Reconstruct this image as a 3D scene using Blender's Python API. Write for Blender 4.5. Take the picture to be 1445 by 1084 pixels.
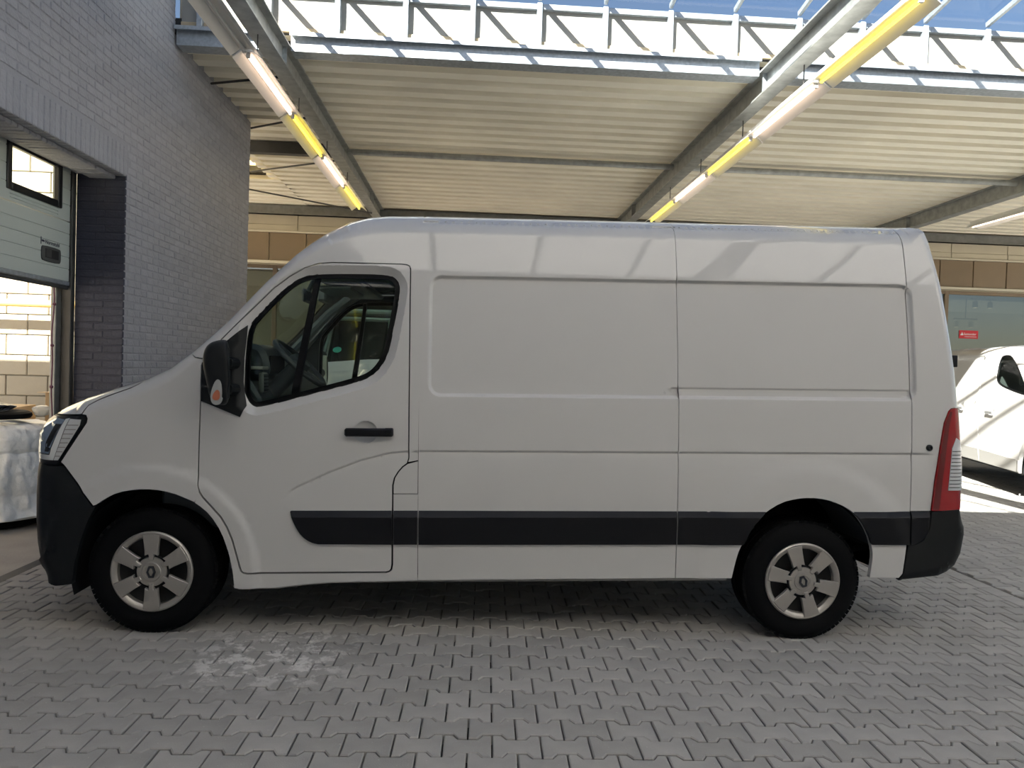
import bpy, math, random
import numpy as np
from mathutils import Vector, Matrix
from mathutils.geometry import delaunay_2d_cdt

random.seed(7)
for o in list(bpy.data.objects): bpy.data.objects.remove(o)
SC = bpy.context.scene
COL = SC.collection

# ------------------------------------------------------------------ camera
F_PX, CAM_H = 1015.0, 1.531
YAW, PITCH, ROLL = 0.0538147, -0.0221917, 0.0316844
def cam_axes():
    f = Vector((math.sin(YAW)*math.cos(PITCH), math.cos(YAW)*math.cos(PITCH), math.sin(PITCH)))
    r = Vector((math.cos(YAW), -math.sin(YAW), 0)); u = r.cross(f)
    return r*math.cos(ROLL)+u*math.sin(ROLL), -r*math.sin(ROLL)+u*math.cos(ROLL), f
cam = bpy.data.cameras.new('camera'); camo = bpy.data.objects.new('camera', cam); COL.objects.link(camo)
r_, u_, f_ = cam_axes()
M = Matrix.Identity(4)
for i in range(3): M[i][0] = r_[i]; M[i][1] = u_[i]; M[i][2] = -f_[i]
M[2][3] = CAM_H
camo.matrix_world = M
cam.sensor_fit = 'HORIZONTAL'; cam.sensor_width = 36.0; cam.lens = 36.0*F_PX/1445.0
cam.clip_start = 0.05; cam.clip_end = 300
SC.camera = camo
def project(p):
    d = Vector(p)-Vector((0, 0, CAM_H)); z = d.dot(f_)
    if z < .05: return None
    return (722.5+F_PX*d.dot(r_)/z, 542-F_PX*d.dot(u_)/z, z)

# ------------------------------------------------------------------ sky, sun, exposure
SUN_DIR = Vector((0.75, 1.0, -0.9)).normalized()        # travel direction of the light
w = bpy.data.worlds.new('sky'); SC.world = w; w.use_nodes = True
nt = w.node_tree; nt.nodes.clear()
sky = nt.nodes.new('ShaderNodeTexSky'); sky.sky_type = 'NISHITA'; sky.sun_disc = False
sky.sun_elevation = math.asin(-SUN_DIR.z); sky.sun_rotation = math.atan2(-SUN_DIR.x, -SUN_DIR.y)
sky.altitude = 100; sky.air_density = 1.0; sky.dust_density = 1.2; sky.ozone_density = 1.0
bg = nt.nodes.new('ShaderNodeBackground'); bg.inputs[1].default_value = 0.115
wo = nt.nodes.new('ShaderNodeOutputWorld')
nt.links.new(sky.outputs[0], bg.inputs[0]); nt.links.new(bg.outputs[0], wo.inputs[0])
sl = bpy.data.lights.new('sun', 'SUN'); sl.energy = 27.0; sl.angle = 0.0093; sl.color = (1.0, 0.90, 0.75)
so = bpy.data.objects.new('sun', sl); COL.objects.link(so)
so.rotation_euler = SUN_DIR.to_track_quat('-Z', 'Y').to_euler(); so.location = (-12, -10, 14)
vs = SC.view_settings
vs.view_transform = 'Standard'; vs.look = 'None'; vs.gamma = 1.0; vs.use_curve_mapping = False
vs.exposure = 0.38

# ------------------------------------------------------------------ helpers
MATS = {}
def mat(name, col, rough=.5, metal=0., coat=0., spec=.5, noise=None, bump=None, emit=None, rnd=0., trans=0., extra=None):
    """noise=(scale, amount[,detail]) varies colour, bump=(scale, strength), rnd varies per object/island"""
    if name in MATS: return MATS[name]
    m = bpy.data.materials.new(name); m.use_nodes = True; MATS[name] = m
    n = m.node_tree; b = n.nodes['Principled BSDF']
    b.inputs['Base Color'].default_value = (*col, 1); b.inputs['Roughness'].default_value = rough
    b.inputs['Metallic'].default_value = metal; b.inputs['Coat Weight'].default_value = coat
    b.inputs['Coat Roughness'].default_value = .03; b.inputs['Specular IOR Level'].default_value = spec
    if emit:
        b.inputs['Emission Color'].default_value = (*emit[0], 1); b.inputs['Emission Strength'].default_value = emit[1]
    L = n.links.new
    tc = n.nodes.new('ShaderNodeTexCoord')
    cur = None
    if noise:
        t = n.nodes.new('ShaderNodeTexNoise'); t.inputs['Scale'].default_value = noise[0]; t.inputs['Detail'].default_value = noise[2] if len(noise) > 2 else 5
        L(tc.outputs['Object'], t.inputs['Vector'])
        mr = n.nodes.new('ShaderNodeMapRange'); mr.inputs['From Min'].default_value = .3; mr.inputs['From Max'].default_value = .7
        mr.inputs['To Min'].default_value = 1-noise[1]; mr.inputs['To Max'].default_value = 1+noise[1]
        L(t.outputs['Fac'], mr.inputs['Value']); cur = mr.outputs['Result']
    if rnd:
        oi = n.nodes.new('ShaderNodeObjectInfo'); ge = n.nodes.new('ShaderNodeNewGeometry')
        ad = n.nodes.new('ShaderNodeMath'); ad.operation = 'ADD'; L(oi.outputs['Random'], ad.inputs[0]); L(ge.outputs['Random Per Island'], ad.inputs[1])
        fr = n.nodes.new('ShaderNodeMath'); fr.operation = 'FRACT'; L(ad.outputs[0], fr.inputs[0])
        mr = n.nodes.new('ShaderNodeMapRange'); mr.inputs['To Min'].default_value = 1-rnd; mr.inputs['To Max'].default_value = 1+rnd
        L(fr.outputs[0], mr.inputs['Value'])
        if cur:
            mu = n.nodes.new('ShaderNodeMath'); mu.operation = 'MULTIPLY'; L(cur, mu.inputs[0]); L(mr.outputs[0], mu.inputs[1]); cur = mu.outputs[0]
        else: cur = mr.outputs[0]
    if cur:
        mx = n.nodes.new('ShaderNodeMix'); mx.data_type = 'RGBA'; mx.blend_type = 'MULTIPLY'; mx.inputs[0].default_value = 1
        mx.inputs[6].default_value = (*col, 1); L(cur, mx.inputs[7]); L(mx.outputs[2], b.inputs['Base Color'])
    if bump:
        t = n.nodes.new('ShaderNodeTexNoise'); t.inputs['Scale'].default_value = bump[0]; t.inputs['Detail'].default_value = 6
        L(tc.outputs['Object'], t.inputs['Vector'])
        bp = n.nodes.new('ShaderNodeBump'); bp.inputs['Strength'].default_value = bump[1]; bp.inputs['Distance'].default_value = bump[2] if len(bump) > 2 else .01
        L(t.outputs['Fac'], bp.inputs['Height']); L(bp.outputs[0], b.inputs['Normal'])
    if trans: b.inputs['Transmission Weight'].default_value = trans
    if extra: extra(n, b, tc)
    return m
def glass(name, tint, refl=.08, rough=.0):
    """thin pane: tinted see-through with fresnel gloss"""
    if name in MATS: return MATS[name]
    m = bpy.data.materials.new(name); m.use_nodes = True; MATS[name] = m
    n = m.node_tree; n.nodes.clear(); o = n.nodes.new('ShaderNodeOutputMaterial')
    t = n.nodes.new('ShaderNodeBsdfTransparent'); t.inputs[0].default_value = (*tint, 1)
    g = n.nodes.new('ShaderNodeBsdfGlossy'); g.inputs['Roughness'].default_value = rough
    la = n.nodes.new('ShaderNodeLayerWeight'); la.inputs[0].default_value = .5
    pw = n.nodes.new('ShaderNodeMath'); pw.operation = 'POWER'; n.links.new(la.outputs['Facing'], pw.inputs[0]); pw.inputs[1].default_value = 5
    lw = n.nodes.new('ShaderNodeMath'); lw.operation = 'MULTIPLY_ADD'; n.links.new(pw.outputs[0], lw.inputs[0]); lw.inputs[1].default_value = .94; lw.inputs[2].default_value = .045   # Schlick, same from both sides of the thin pane
    mu = n.nodes.new('ShaderNodeMath'); mu.operation = 'MULTIPLY_ADD'; mu.inputs[1].default_value = refl*12; mu.inputs[2].default_value = 0.0; mu.use_clamp = True
    mx = n.nodes.new('ShaderNodeMixShader')
    n.links.new(lw.outputs[0], mu.inputs[0]); n.links.new(mu.outputs[0], mx.inputs[0]); n.links.new(t.outputs[0], mx.inputs[1]); n.links.new(g.outputs[0], mx.inputs[2])
    n.links.new(mx.outputs[0], o.inputs[0]); return m

class MB:
    def __init__(s): s.v = []; s.f = []
    def add(s, V, Fc):
        k = len(s.v); s.v += [tuple(p) for p in V]; s.f += [tuple(i+k for i in q) for q in Fc]; return s
    def box(s, x0, x1, y0, y1, z0, z1, M=None):
        V = [(x, y, z) for x in (x0, x1) for y in (y0, y1) for z in (z0, z1)]
        if M is not None: V = [M @ Vector(p) for p in V]
        return s.add(V, [(0, 1, 3, 2), (4, 6, 7, 5), (0, 4, 5, 1), (2, 3, 7, 6), (0, 2, 6, 4), (1, 5, 7, 3)])
    def bbox(s, x0, x1, y0, y1, z0, z1, b=.004, M=None):
        """box with chamfered edges"""
        V = []; 
        for sx, X in ((-1, x0), (1, x1)):
            for sy, Y in ((-1, y0), (1, y1)):
                for sz, Z in ((-1, z0), (1, z1)):
                    V += [(X, Y-sy*b, Z-sz*b), (X-sx*b, Y, Z-sz*b), (X-sx*b, Y-sy*b, Z)]
        I = lambda a, c, d, k: (a*4+c*2+d)*3+k
        Fc = []
        for a in (0, 1):
            Fc.append([I(a, 0, 0, 0), I(a, 0, 1, 0), I(a, 1, 1, 0), I(a, 1, 0, 0)][::(1 if a == 0 else -1)])
            Fc.append([I(0, a, 0, 1), I(1, a, 0, 1), I(1, a, 1, 1), I(0, a, 1, 1)][::(1 if a == 0 else -1)])
            Fc.append([I(0, 0, a, 2), I(0, 1, a, 2), I(1, 1, a, 2), I(1, 0, a, 2)][::(1 if a == 0 else -1)])
            for c in (0, 1):
                p = [I(a, c, 0, 0), I(a, c, 1, 0), I(a, c, 1, 1), I(a, c, 0, 1)]; Fc.append(p if (a+c) % 2 == 1 else p[::-1])
                p = [I(a, 0, c, 0), I(a, 0, c, 2), I(a, 1, c, 2), I(a, 1, c, 0)]; Fc.append(p if (a+c) % 2 == 0 else p[::-1])
                p = [I(0, a, c, 1), I(1, a, c, 1), I(1, a, c, 2), I(0, a, c, 2)]; Fc.append(p if (a+c) % 2 == 1 else p[::-1])
                for d in (0, 1):
                    p = [I(a, c, d, 0), I(a, c, d, 1), I(a, c, d, 2)]; Fc.append(p if (a+c+d) % 2 == 0 else p[::-1])
        if M is not None: V = [M @ Vector(p) for p in V]
        return s.add(V, Fc)
    def tube(s, P, r, n=8, cap=True):
        """tube along points P, radius r (number or list)"""
        P = [Vector(p) for p in P]; k = len(s.v); R = r if isinstance(r, (list, tuple)) else [r]*len(P)
        T0 = (P[1]-P[0]).normalized(); a = T0.orthogonal().normalized()
        for i, p in enumerate(P):
            T = (P[min(i+1, len(P)-1)]-P[max(i-1, 0)]).normalized()
            a = (a-T*a.dot(T)).normalized(); b = T.cross(a)
            for j in range(n):
                t = 2*math.pi*j/n; s.v.append(tuple(p+(a*math.cos(t)+b*math.sin(t))*R[i]))
        for i in range(len(P)-1):
            for j in range(n):
                s.f.append((k+i*n+j, k+i*n+(j+1) % n, k+(i+1)*n+(j+1) % n, k+(i+1)*n+j))
        if cap:
            s.f.append(tuple(k+j for j in range(n))[::-1]); s.f.append(tuple(k+(len(P)-1)*n+j for j in range(n)))
        return s
    def lathe(s, prof, n=48, ax='y', c=(0, 0, 0), closed=False):
        """prof: (radius, axial) pairs"""
        k = len(s.v); m = len(prof)
        for i in range(n):
            t = 2*math.pi*i/n
            for r, a in prof:
                p = (r*math.cos(t), a, r*math.sin(t)) if ax == 'y' else ((r*math.cos(t), r*math.sin(t), a) if ax == 'z' else (a, r*math.cos(t), r*math.sin(t)))
                s.v.append((p[0]+c[0], p[1]+c[1], p[2]+c[2]))
        for i in range(n):
            for j in range(m-1 if not closed else m):
                j2 = (j+1) % m; i2 = (i+1) % n
                s.f.append((k+i*m+j, k+i*m+j2, k+i2*m+j2, k+i2*m+j))
        return s
    def prism(s, poly, a0, a1, ax='y', bev=0.):
        """extrude a 2D polygon (CCW) along an axis; poly axes are the two others"""
        n = len(poly); k = len(s.v)
        def P(q, a): return (q[0], a, q[1]) if ax == 'y' else ((a, q[0], q[1]) if ax == 'x' else (q[0], q[1], a))
        def off(d): return [tuple(q) for q in offset_poly(poly, d)] if d else poly
        rings = [(off(bev), a0), (poly, a0+math.copysign(bev, a1-a0)), (poly, a1-math.copysign(bev, a1-a0)), (off(bev), a1)] if bev else [(poly, a0), (poly, a1)]
        for pl, a in rings: s.v += [P(q, a) for q in pl]
        for i in range(len(rings)-1):
            for j in range(n): s.f.append((k+i*n+j, k+i*n+(j+1) % n, k+(i+1)*n+(j+1) % n, k+(i+1)*n+j))
        s.f.append(tuple(k+j for j in range(n))[::-1]); s.f.append(tuple(k+(len(rings)-1)*n+j for j in range(n)))
        return s
    def mesh(s, name, m, smooth=False):
        me = bpy.data.meshes.new(name); me.from_pydata(s.v, [], s.f); me.validate(); 
        import bmesh
        bm = bmesh.new(); bm.from_mesh(me); bmesh.ops.recalc_face_normals(bm, faces=bm.faces); bm.to_mesh(me); bm.free()
        if smooth:
            me.polygons.foreach_set('use_smooth', [True]*len(me.polygons))
            if smooth != 'all': me.set_sharp_from_angle(angle=math.radians(smooth if smooth is not True else 35))
        me.materials.append(m); me.update(); return me
    def build(s, name, m, parent=None, smooth=False, loc=None):
        return link(name, s.mesh(name, m, smooth), parent, loc)
def link(name, me, parent=None, loc=None):
    o = bpy.data.objects.new(name, me); COL.objects.link(o)
    if parent is not None: o.parent = parent
    if loc is not None: o.location = loc
    return o
def tag(o, label, cat, group=None):
    o['label'] = label; o['category'] = cat
    if group: o['group'] = group
    return o
def empty(name, loc=(0, 0, 0), rz=0):
    o = bpy.data.objects.new(name, None); COL.objects.link(o); o.location = loc; o.rotation_euler = (0, 0, rz); o.empty_display_size = .2
    return o
def struct(o, kind='structure'):
    o['kind'] = kind; return o
def offset_poly(poly, d):
    """move a CCW polygon's outline inward by d"""
    P = np.array(poly, float); n = len(P)
    e = np.roll(P, -1, 0)-P; L = np.linalg.norm(e, axis=1, keepdims=True)+1e-9; nn = np.stack([-e[:, 1], e[:, 0]], 1)/L
    pn = np.roll(nn, 1, 0); m = nn+pn; m /= (np.linalg.norm(m, axis=1, keepdims=True)+1e-9)
    c = np.clip((m*nn).sum(1, keepdims=True), .45, 1)
    return P+m*d/c
def chaikin(P, it=1, closed=True):
    P = np.array(P, float)
    for _ in range(it):
        Q = np.roll(P, -1, 0)
        if closed: P = np.stack([.75*P+.25*Q, .25*P+.75*Q], 1).reshape(-1, 2)
        else:
            a, b_ = P[:-1], P[1:]; P = np.vstack([P[:1], np.stack([.75*a+.25*b_, .25*a+.75*b_], 1).reshape(-1, 2), P[-1:]])
    return P
def densify(P, step, closed=True):
    P = np.array(P, float); out = []
    n = len(P)
    for i in range(n if closed else n-1):
        a, c = P[i], P[(i+1) % n]; k = max(1, int(math.ceil(np.linalg.norm((c-a)[:2])/step)))
        for j in range(k): out.append(a+(c-a)*j/k)
    if not closed: out.append(P[-1])
    return np.array(out)
def inside(P, poly):
    x, y = P[:, 0], P[:, 1]; r = np.zeros(len(P), bool); n = len(poly)
    for i in range(n):
        x0, y0 = poly[i]; x1, y1 = poly[(i+1) % n]
        c = ((y0 > y) != (y1 > y)) & (x < (x1-x0)*(y-y0)/((y1-y0) if y1 != y0 else 1e-12)+x0); r ^= c
    return r
def dist_poly(P, poly, closed=True, arg=False):
    A = np.array(poly, float); Bq = np.roll(A, -1, 0)
    if not closed: A, Bq = A[:-1], Bq[:-1]
    best = np.full(len(P), 1e9); bi = np.zeros(len(P), int); bt = np.zeros(len(P))
    for i in range(len(A)):
        d = Bq[i]-A[i]; l = d@d+1e-12
        t = np.clip(((P-A[i])@d)/l, 0, 1); q = P-(A[i]+t[:, None]*d); dd = (q*q).sum(1)
        m = dd < best; best[m] = dd[m]; bi[m] = i; bt[m] = t[m]
    return (np.sqrt(best), bi, bt) if arg else np.sqrt(best)
def ss(a, b, x):
    t = np.clip((x-a)/(b-a), 0, 1); return t*t*(3-2*t)

# ------------------------------------------------------------------ materials
def paver_extra(n, b, tc):
    # chalky spill with its own outline, at a fixed place on the paving
    L = n.links.new; g = n.nodes.new('ShaderNodeNewGeometry'); s = n.nodes.new('ShaderNodeSeparateXYZ'); L(g.outputs['Position'], s.inputs[0])
    def rng(src, lo, hi, f):
        m = n.nodes.new('ShaderNodeMath'); m.operation = 'SUBTRACT'; L(src, m.inputs[0]); m.inputs[1].default_value = (lo+hi)/2
        a = n.nodes.new('ShaderNodeMath'); a.operation = 'ABSOLUTE'; L(m.outputs[0], a.inputs[0])
        r = n.nodes.new('ShaderNodeMapRange'); L(a.outputs[0], r.inputs[0]); r.inputs[1].default_value = (hi-lo)/2+f; r.inputs[2].default_value = (hi-lo)/2-f
        return r.outputs[0]
    def mul(a, c):
        m = n.nodes.new('ShaderNodeMath'); m.operation = 'MULTIPLY'; L(a, m.inputs[0])
        if isinstance(c, float): m.inputs[1].default_value = c
        else: L(c, m.inputs[1])
        return m.outputs[0]
    t = n.nodes.new('ShaderNodeTexNoise'); t.inputs['Scale'].default_value = 8; t.inputs['Detail'].default_value = 9; t.inputs['Roughness'].default_value = .72
    L(g.outputs['Position'], t.inputs['Vector'])
    r = n.nodes.new('ShaderNodeMapRange'); L(t.outputs['Fac'], r.inputs[0]); r.inputs[1].default_value = .50; r.inputs[2].default_value = .57
    k = mul(mul(rng(s.outputs[0], -1.38, -.62, .14), rng(s.outputs[1], 3.42, 4.08, .14)), r.outputs[0])
    k = mul(k, .7)
    # fine pale specks
    v = n.nodes.new('ShaderNodeTexNoise'); v.inputs['Scale'].default_value = 95; v.inputs['Detail'].default_value = 2; L(g.outputs['Position'], v.inputs['Vector'])
    vr = n.nodes.new('ShaderNodeMapRange'); L(v.outputs['Fac'], vr.inputs[0]); vr.inputs[1].default_value = .7; vr.inputs[2].default_value = .78; vr.inputs[4].default_value = .45
    mx = n.nodes.new('ShaderNodeMath'); mx.operation = 'MAXIMUM'; L(k, mx.inputs[0]); L(vr.outputs[0], mx.inputs[1])
    src = b.inputs['Base Color'].links[0].from_socket
    mc = n.nodes.new('ShaderNodeMix'); mc.data_type = 'RGBA'; L(mx.outputs[0], mc.inputs[0]); L(src, mc.inputs[6]); mc.inputs[7].default_value = (.8, .78, .75, 1)
    L(mc.outputs[2], b.inputs['Base Color'])
m_paver = mat('concrete_paver', (.365, .35, .33), .8, noise=(6, .10, 8), bump=(160, .35, .004), rnd=.10, extra=paver_extra)
m_joint = mat('joint_sand', (.045, .04, .034), .95, noise=(20, .2), bump=(60, .5))
m_conc = mat('concrete_slab', (.36, .34, .31), .85, noise=(3, .12, 8), bump=(60, .25))
m_brick = mat('painted_brick', (.345, .35, .385), .62, noise=(9, .08), bump=(38, .9, .012), rnd=.06)
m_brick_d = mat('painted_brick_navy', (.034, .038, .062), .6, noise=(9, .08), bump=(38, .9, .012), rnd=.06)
m_mortar = mat('painted_mortar', (.325, .33, .365), .7, bump=(60, .5))
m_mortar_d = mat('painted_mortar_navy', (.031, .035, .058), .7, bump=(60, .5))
m_deck = mat('coated_steel_deck', (.90, .85, .72), .42, noise=(1.2, .06), bump=(3, .05))
m_galv = mat('galvanised_steel', (.42, .46, .5), .42, metal=.6, noise=(28, .16, 3), rnd=.04)
m_steel = mat('grey_steel', (.20, .205, .2), .45, metal=.5, noise=(10, .15), rnd=.05)
m_darksteel = mat('dark_steel', (.06, .058, .055), .5, metal=.3, noise=(10, .15))
m_white = mat('white_panel', (.30, .295, .27), .5, noise=(1.5, .06))
m_cream = mat('cream_panel', (.56, .5, .38), .5, noise=(2, .05), rnd=.03)
m_tan = mat('tan_panel', (.23, .165, .10), .5, noise=(2, .06), rnd=.05)
m_timber = mat('timber', (.5, .4, .26), .6, noise=(12, .15))
m_brown = mat('brown_frame', (.10, .07, .045), .5)
m_block = mat('white_block', (.33, .31, .26), .8, noise=(5, .06), bump=(50, .3), rnd=.04)
m_black = mat('black_plastic', (.012, .012, .013), .38, bump=(400, .08))
m_glass_roof = glass('roof_glass', (.9, .95, 1.0), .03)
m_glass_shop = glass('shop_glass', (.5, .52, .49), .42)
m_opal = None

def area2d(pts):
    q = [project(p) for p in pts]
    if any(v is None for v in q): return 0
    x = np.array([v[0] for v in q]); y = np.array([v[1] for v in q])
    if x.max() < 0 or x.min() > 1445 or y.max() < 0 or y.min() > 1084: return 0
    return abs(np.dot(x, np.roll(y, -1))-np.dot(y, np.roll(x, -1)))/2

def pieces(parent, name, items, m, cap=300):
    """items: (mesh_builder_fn(MB, at_origin), key, location, rotz, area) -> cap biggest become objects, rest one stuff mesh"""
    items = sorted(items, key=lambda t: -t[4]); cache = {}
    rest = MB()
    for k, (fn, key, loc, rz, a) in enumerate(items):
        if k < cap and a > 0:
            if key not in cache:
                b = MB(); fn(b); cache[key] = b.mesh(name, m)
            o = link(name, cache[key], parent, loc); o.rotation_euler = (0, 0, rz)
        else:
            b = MB(); fn(b); c, s = math.cos(rz), math.sin(rz)
            rest.add([(loc[0]+p[0]*c-p[1]*s, loc[1]+p[0]*s+p[1]*c, loc[2]+p[2]) for p in b.v], b.f)
    if rest.v:
        o = rest.build('distant_'+name, m, parent); o['kind'] = 'stuff'

# ------------------------------------------------------------------ floor
fl = MB(); fl.box(-3.17, 60, -60, 24, -.3, -.045); floor = struct(fl.build('floor', m_joint))
floor['label'] = 'grey interlocking concrete paving with dark sandy joints'
fl = MB(); fl.box(-60, -3.19, -60, 24, -.3, -.004)
slab = struct(fl.build('floor_slab', m_conc)); slab['label'] = 'pale bare concrete floor beyond the doorway threshold'
# the same paving goes on outside the part built stone by stone
fl = MB(); fl.box(-3.17, 60, -60, 1.6, -.05, 0); fl.box(9.6, 60, 1.6, 24, -.05, 0); fl.box(-3.17, 9.6, 15.0, 24, -.05, 0)
fl.build('far_paving', m_paver, floor)
PA = math.radians(-1.0); PC, PS = math.cos(PA), math.sin(PA)
LN, RW, AMP, G = .2, .14, .0165, .0035
def paver_poly():
    h0, h1 = RW/2+AMP-G, RW/2-AMP-G; e = LN/2-G; a, b_ = .062, .04
    top = [(e, h0), (a, h0), (b_, h1), (-b_, h1), (-a, h0), (-e, h0)]
    return top+[(-x, -y) for x, y in top]
PP = paver_poly()
def paver(b): 
    n = len(PP); o = offset_poly(PP, .005)
    b.add([(p[0], p[1], -.05) for p in PP]+[(p[0], p[1], -.004) for p in PP]+[(p[0], p[1], 0) for p in o],
          [(i, (i+1) % n, n+(i+1) % n, n+i) for i in range(n)]+[(n+i, n+(i+1) % n, 2*n+(i+1) % n, 2*n+i) for i in range(n)]+[tuple(2*n+i for i in q) for q in ((0, 1, 10, 11), (1, 2, 9, 10), (2, 3, 8, 9), (3, 4, 7, 8), (4, 5, 6, 7))])
it = []
rr = random.Random(3)
for j in range(0, 100):
    yy = 1.62+j*RW
    for i in range(-20, 40):
        x = (i+(j % 2)*.5)*LN+.07
        X, Y = x*PC-yy*PS, x*PS+yy*PC
        if Y > 15 or Y < 1.6: continue
        if X < -3.0 or X > 3.705:
            if X-.1 < 3.80-.03 and X > 0 or X+.1 > -3.10+.03 and X < 0:
                xa, xb = (X-.0965, 3.804) if X > 0 else (-3.096, X+.0965)
                l = round(xb-xa, 3)
                def cut(b, l=l): b.bbox(-l/2, l/2, -.066, .066, -.05, 0, .005)
                if abs(X) < Y*.9+1.2: it.append((cut, 'c%.3f' % l, ((xa+xb)/2, Y, 0), PA, 0))
            continue
        if abs(X) > Y*.9+1.2: continue
        a = area2d([(X-.1, Y-.07, 0), (X+.1, Y-.07, 0), (X+.1, Y+.07, 0), (X-.1, Y+.07, 0)]) if 2.4 < Y < 9 else 0
        it.append((paver, 'p', (X, Y, rr.uniform(-.0025, .0015)), PA, a))
        
for j in range(0, 41):
    X = 3.99+.07+j*RW
    for i in range(0, 75):
        Y = 2.3+(i+(j % 2)*.5)*LN
        if Y > 15 or X > 9.6: continue
        it.append((paver, 'p', (X, Y, rr.uniform(-.0025, .0015)), math.pi/2, 0))
pieces(floor, 'paver', it, m_paver)
def kerb(b): b.bbox(-.068, .068, -.098, .098, -.05, 0, .005)
it = [(kerb, 'k', (3.88, 1.8+i*.203, 0), 0, area2d([(3.8, 1.7+i*.203, 0), (3.95, 1.7+i*.203, 0), (3.95, 1.9+i*.203, 0), (3.8, 1.9+i*.203, 0)])) for i in range(65)]
pieces(floor, 'border_stone', it, m_paver, 40)
MB().box(-3.19, -3.1, -3, 16, -.045, -.004).build('threshold_edge', m_darksteel, floor)

# ------------------------------------------------------------------ left wall with doorway
XW, YJ, ZL, YC = -3.17, 6.694, 3.14, 10.18
CO = .0675
wl = MB(); XB = XW-.005
wl.box(XW-.43, XB, YJ, YC, 0, 4.86); wl.box(XW-.43, XB, -5.5, 4.7, 0, 7.4); wl.box(XW-.43, XB, 4.7, YJ, ZL+.008, 5.75); wl.box(XW-.43, XB, YJ, 7.66, 4.86, 5.75)
wall = struct(wl.build('wall_left', m_mortar)); wall['label'] = 'grey painted brick wall with a wide doorway and soldier course'
it = []
def mk_brick(l, h=CO-.009, dz=0): 
    def f(b): b.bbox(-.03, 0, -l/2, l/2, -h/2, h/2, .006)
    return f
rb = random.Random(5)
for k in range(0, 85):
    z = (k+.5)*CO; off = (k % 2)*.125
    y = 4.5-off
    while y < YC:
        a, c = y+.005, y+.25-.005
        y += .25
        lo = 4.6
        if z-CO/2 < ZL+.265+.0 : lo = YJ
        if z-CO/2 > ZL-.01 and z+CO/2 < ZL+.28: lo = YJ+.02
        a, c = max(a, lo), min(c, YC)
        if z > 4.84: c = min(c, 7.66)
        if c-a < .03: continue
        l = round(c-a, 2)
        if l < .02: continue
        yc = (a+c)/2
        A = area2d([(XW, a, z-.03), (XW, c, z-.03), (XW, c, z+.03), (XW, a, z+.03)])
        if z < 1.1: A *= .1
        it.append((mk_brick(l), 'b%.2f' % l, (XW+rb.uniform(-.0025, .002), yc, z), 0, A))
pieces(wall, 'brick', it, m_brick, 250)
# soldier course over the doorway
it = []
def soldier(b): b.bbox(-.09, 0, -.0305, .0305, -.129, .129, .006)
n_s = int((YJ-4.7)/.07)
for i in range(n_s):
    y = YJ-.03-i*.07
    it.append((soldier, 's', (XW+rb.uniform(-.003, .003), y, ZL+.133), 0, area2d([(XW, y-.03, 3.15), (XW, y+.03, 3.15), (XW, y+.03, 3.4), (XW, y-.03, 3.4)])))
pieces(wall, 'soldier_brick', it, m_brick, 60)
it = []
def soffit(b): b.bbox(-.115, .115, -.0305, .0305, -.02, 0.012, .005)
for i in range(n_s):
    for q in range(2):
        y = YJ-.03-i*.07
        it.append((soffit, 'f', (XW-.21-q*.0-.115*q*2+.115*.0-.0, y, ZL-.004+rb.uniform(-.003, .003)), 0, area2d([(XW-.1-q*.2, y-.03, 3.14), (XW-.1-q*.2, y+.03, 3.14), (XW-.3-q*.1, y+.03, 3.14), (XW-.3-q*.1, y-.03, 3.14)]) if q == 0 else 0))
pieces(wall, 'soffit_brick', [t for t in it if t[2][0] > XW-.35], m_brick, 40)
# door reveal
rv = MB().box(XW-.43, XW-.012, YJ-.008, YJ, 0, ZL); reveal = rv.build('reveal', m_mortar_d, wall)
it = []
for k in range(0, 47):
    z = (k+.5)*CO; segs = [(.004, .17), (.18, .43)] if k % 2 else [(.004, .25), (.26, .43)]
    for a, c in segs:
        l = c-a
        def f(b, l=l): b.bbox(-l/2, l/2, -.03, 0, -(CO-.009)/2, (CO-.009)/2, .006)
        it.append((f, 'j%.2f' % l, (XW-(a+c)/2, YJ+.018+rb.uniform(-.002, .002), z), 0, area2d([(XW-a, YJ, z-.03), (XW-c, YJ, z-.03), (XW-c, YJ, z+.03), (XW-a, YJ, z+.03)])))
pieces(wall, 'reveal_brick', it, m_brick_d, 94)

# ------------------------------------------------------------------ sectional door in the left wall
m_dpan = mat('door_steel', (.56, .6, .56), .5, bump=(90, .25, .003))
XD = -3.62
door = struct(empty('door_1', (XD, 5.0, 0))); door['label'] = 'pale sectional door rolled half up in the brick doorway'
def dpanel(z0, z1, y0=4.72, y1=6.62):
    b = MB(); n = 5; h = (z1-z0)/n
    prof = []
    for i in range(n):
        a, c = z0+i*h, z0+(i+1)*h
        prof += [(-.006 if i else 0, a), (0, a+.006), (0, c-.006), (-.006 if i < n-1 else 0, c)]
    k = len(prof)
    V = [(p[0], y0-5, p[1]) for p in prof]+[(p[0], y1-5, p[1]) for p in prof]+[(-.04, y0-5, p[1]) for p in (prof[0], prof[-1])]+[(-.04, y1-5, p[1]) for p in (prof[0], prof[-1])]
    Fc = [(i, k+i, k+i+1, i+1) for i in range(k-1)]+[(2*k, 2*k+1, 2*k+3, 2*k+2), (0, 2*k, 2*k+2, k), (k-1, 2*k-1, 2*k+3, 2*k+1)]
    Fc += [tuple([i for i in range(k)]+[2*k+1, 2*k]), tuple([k+i for i in range(k)][::-1]+[2*k+2, 2*k+3])]
    b.add(V, Fc); return b
dpanel(2.175, 2.695).build('door_panel', m_dpan, door)
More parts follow.
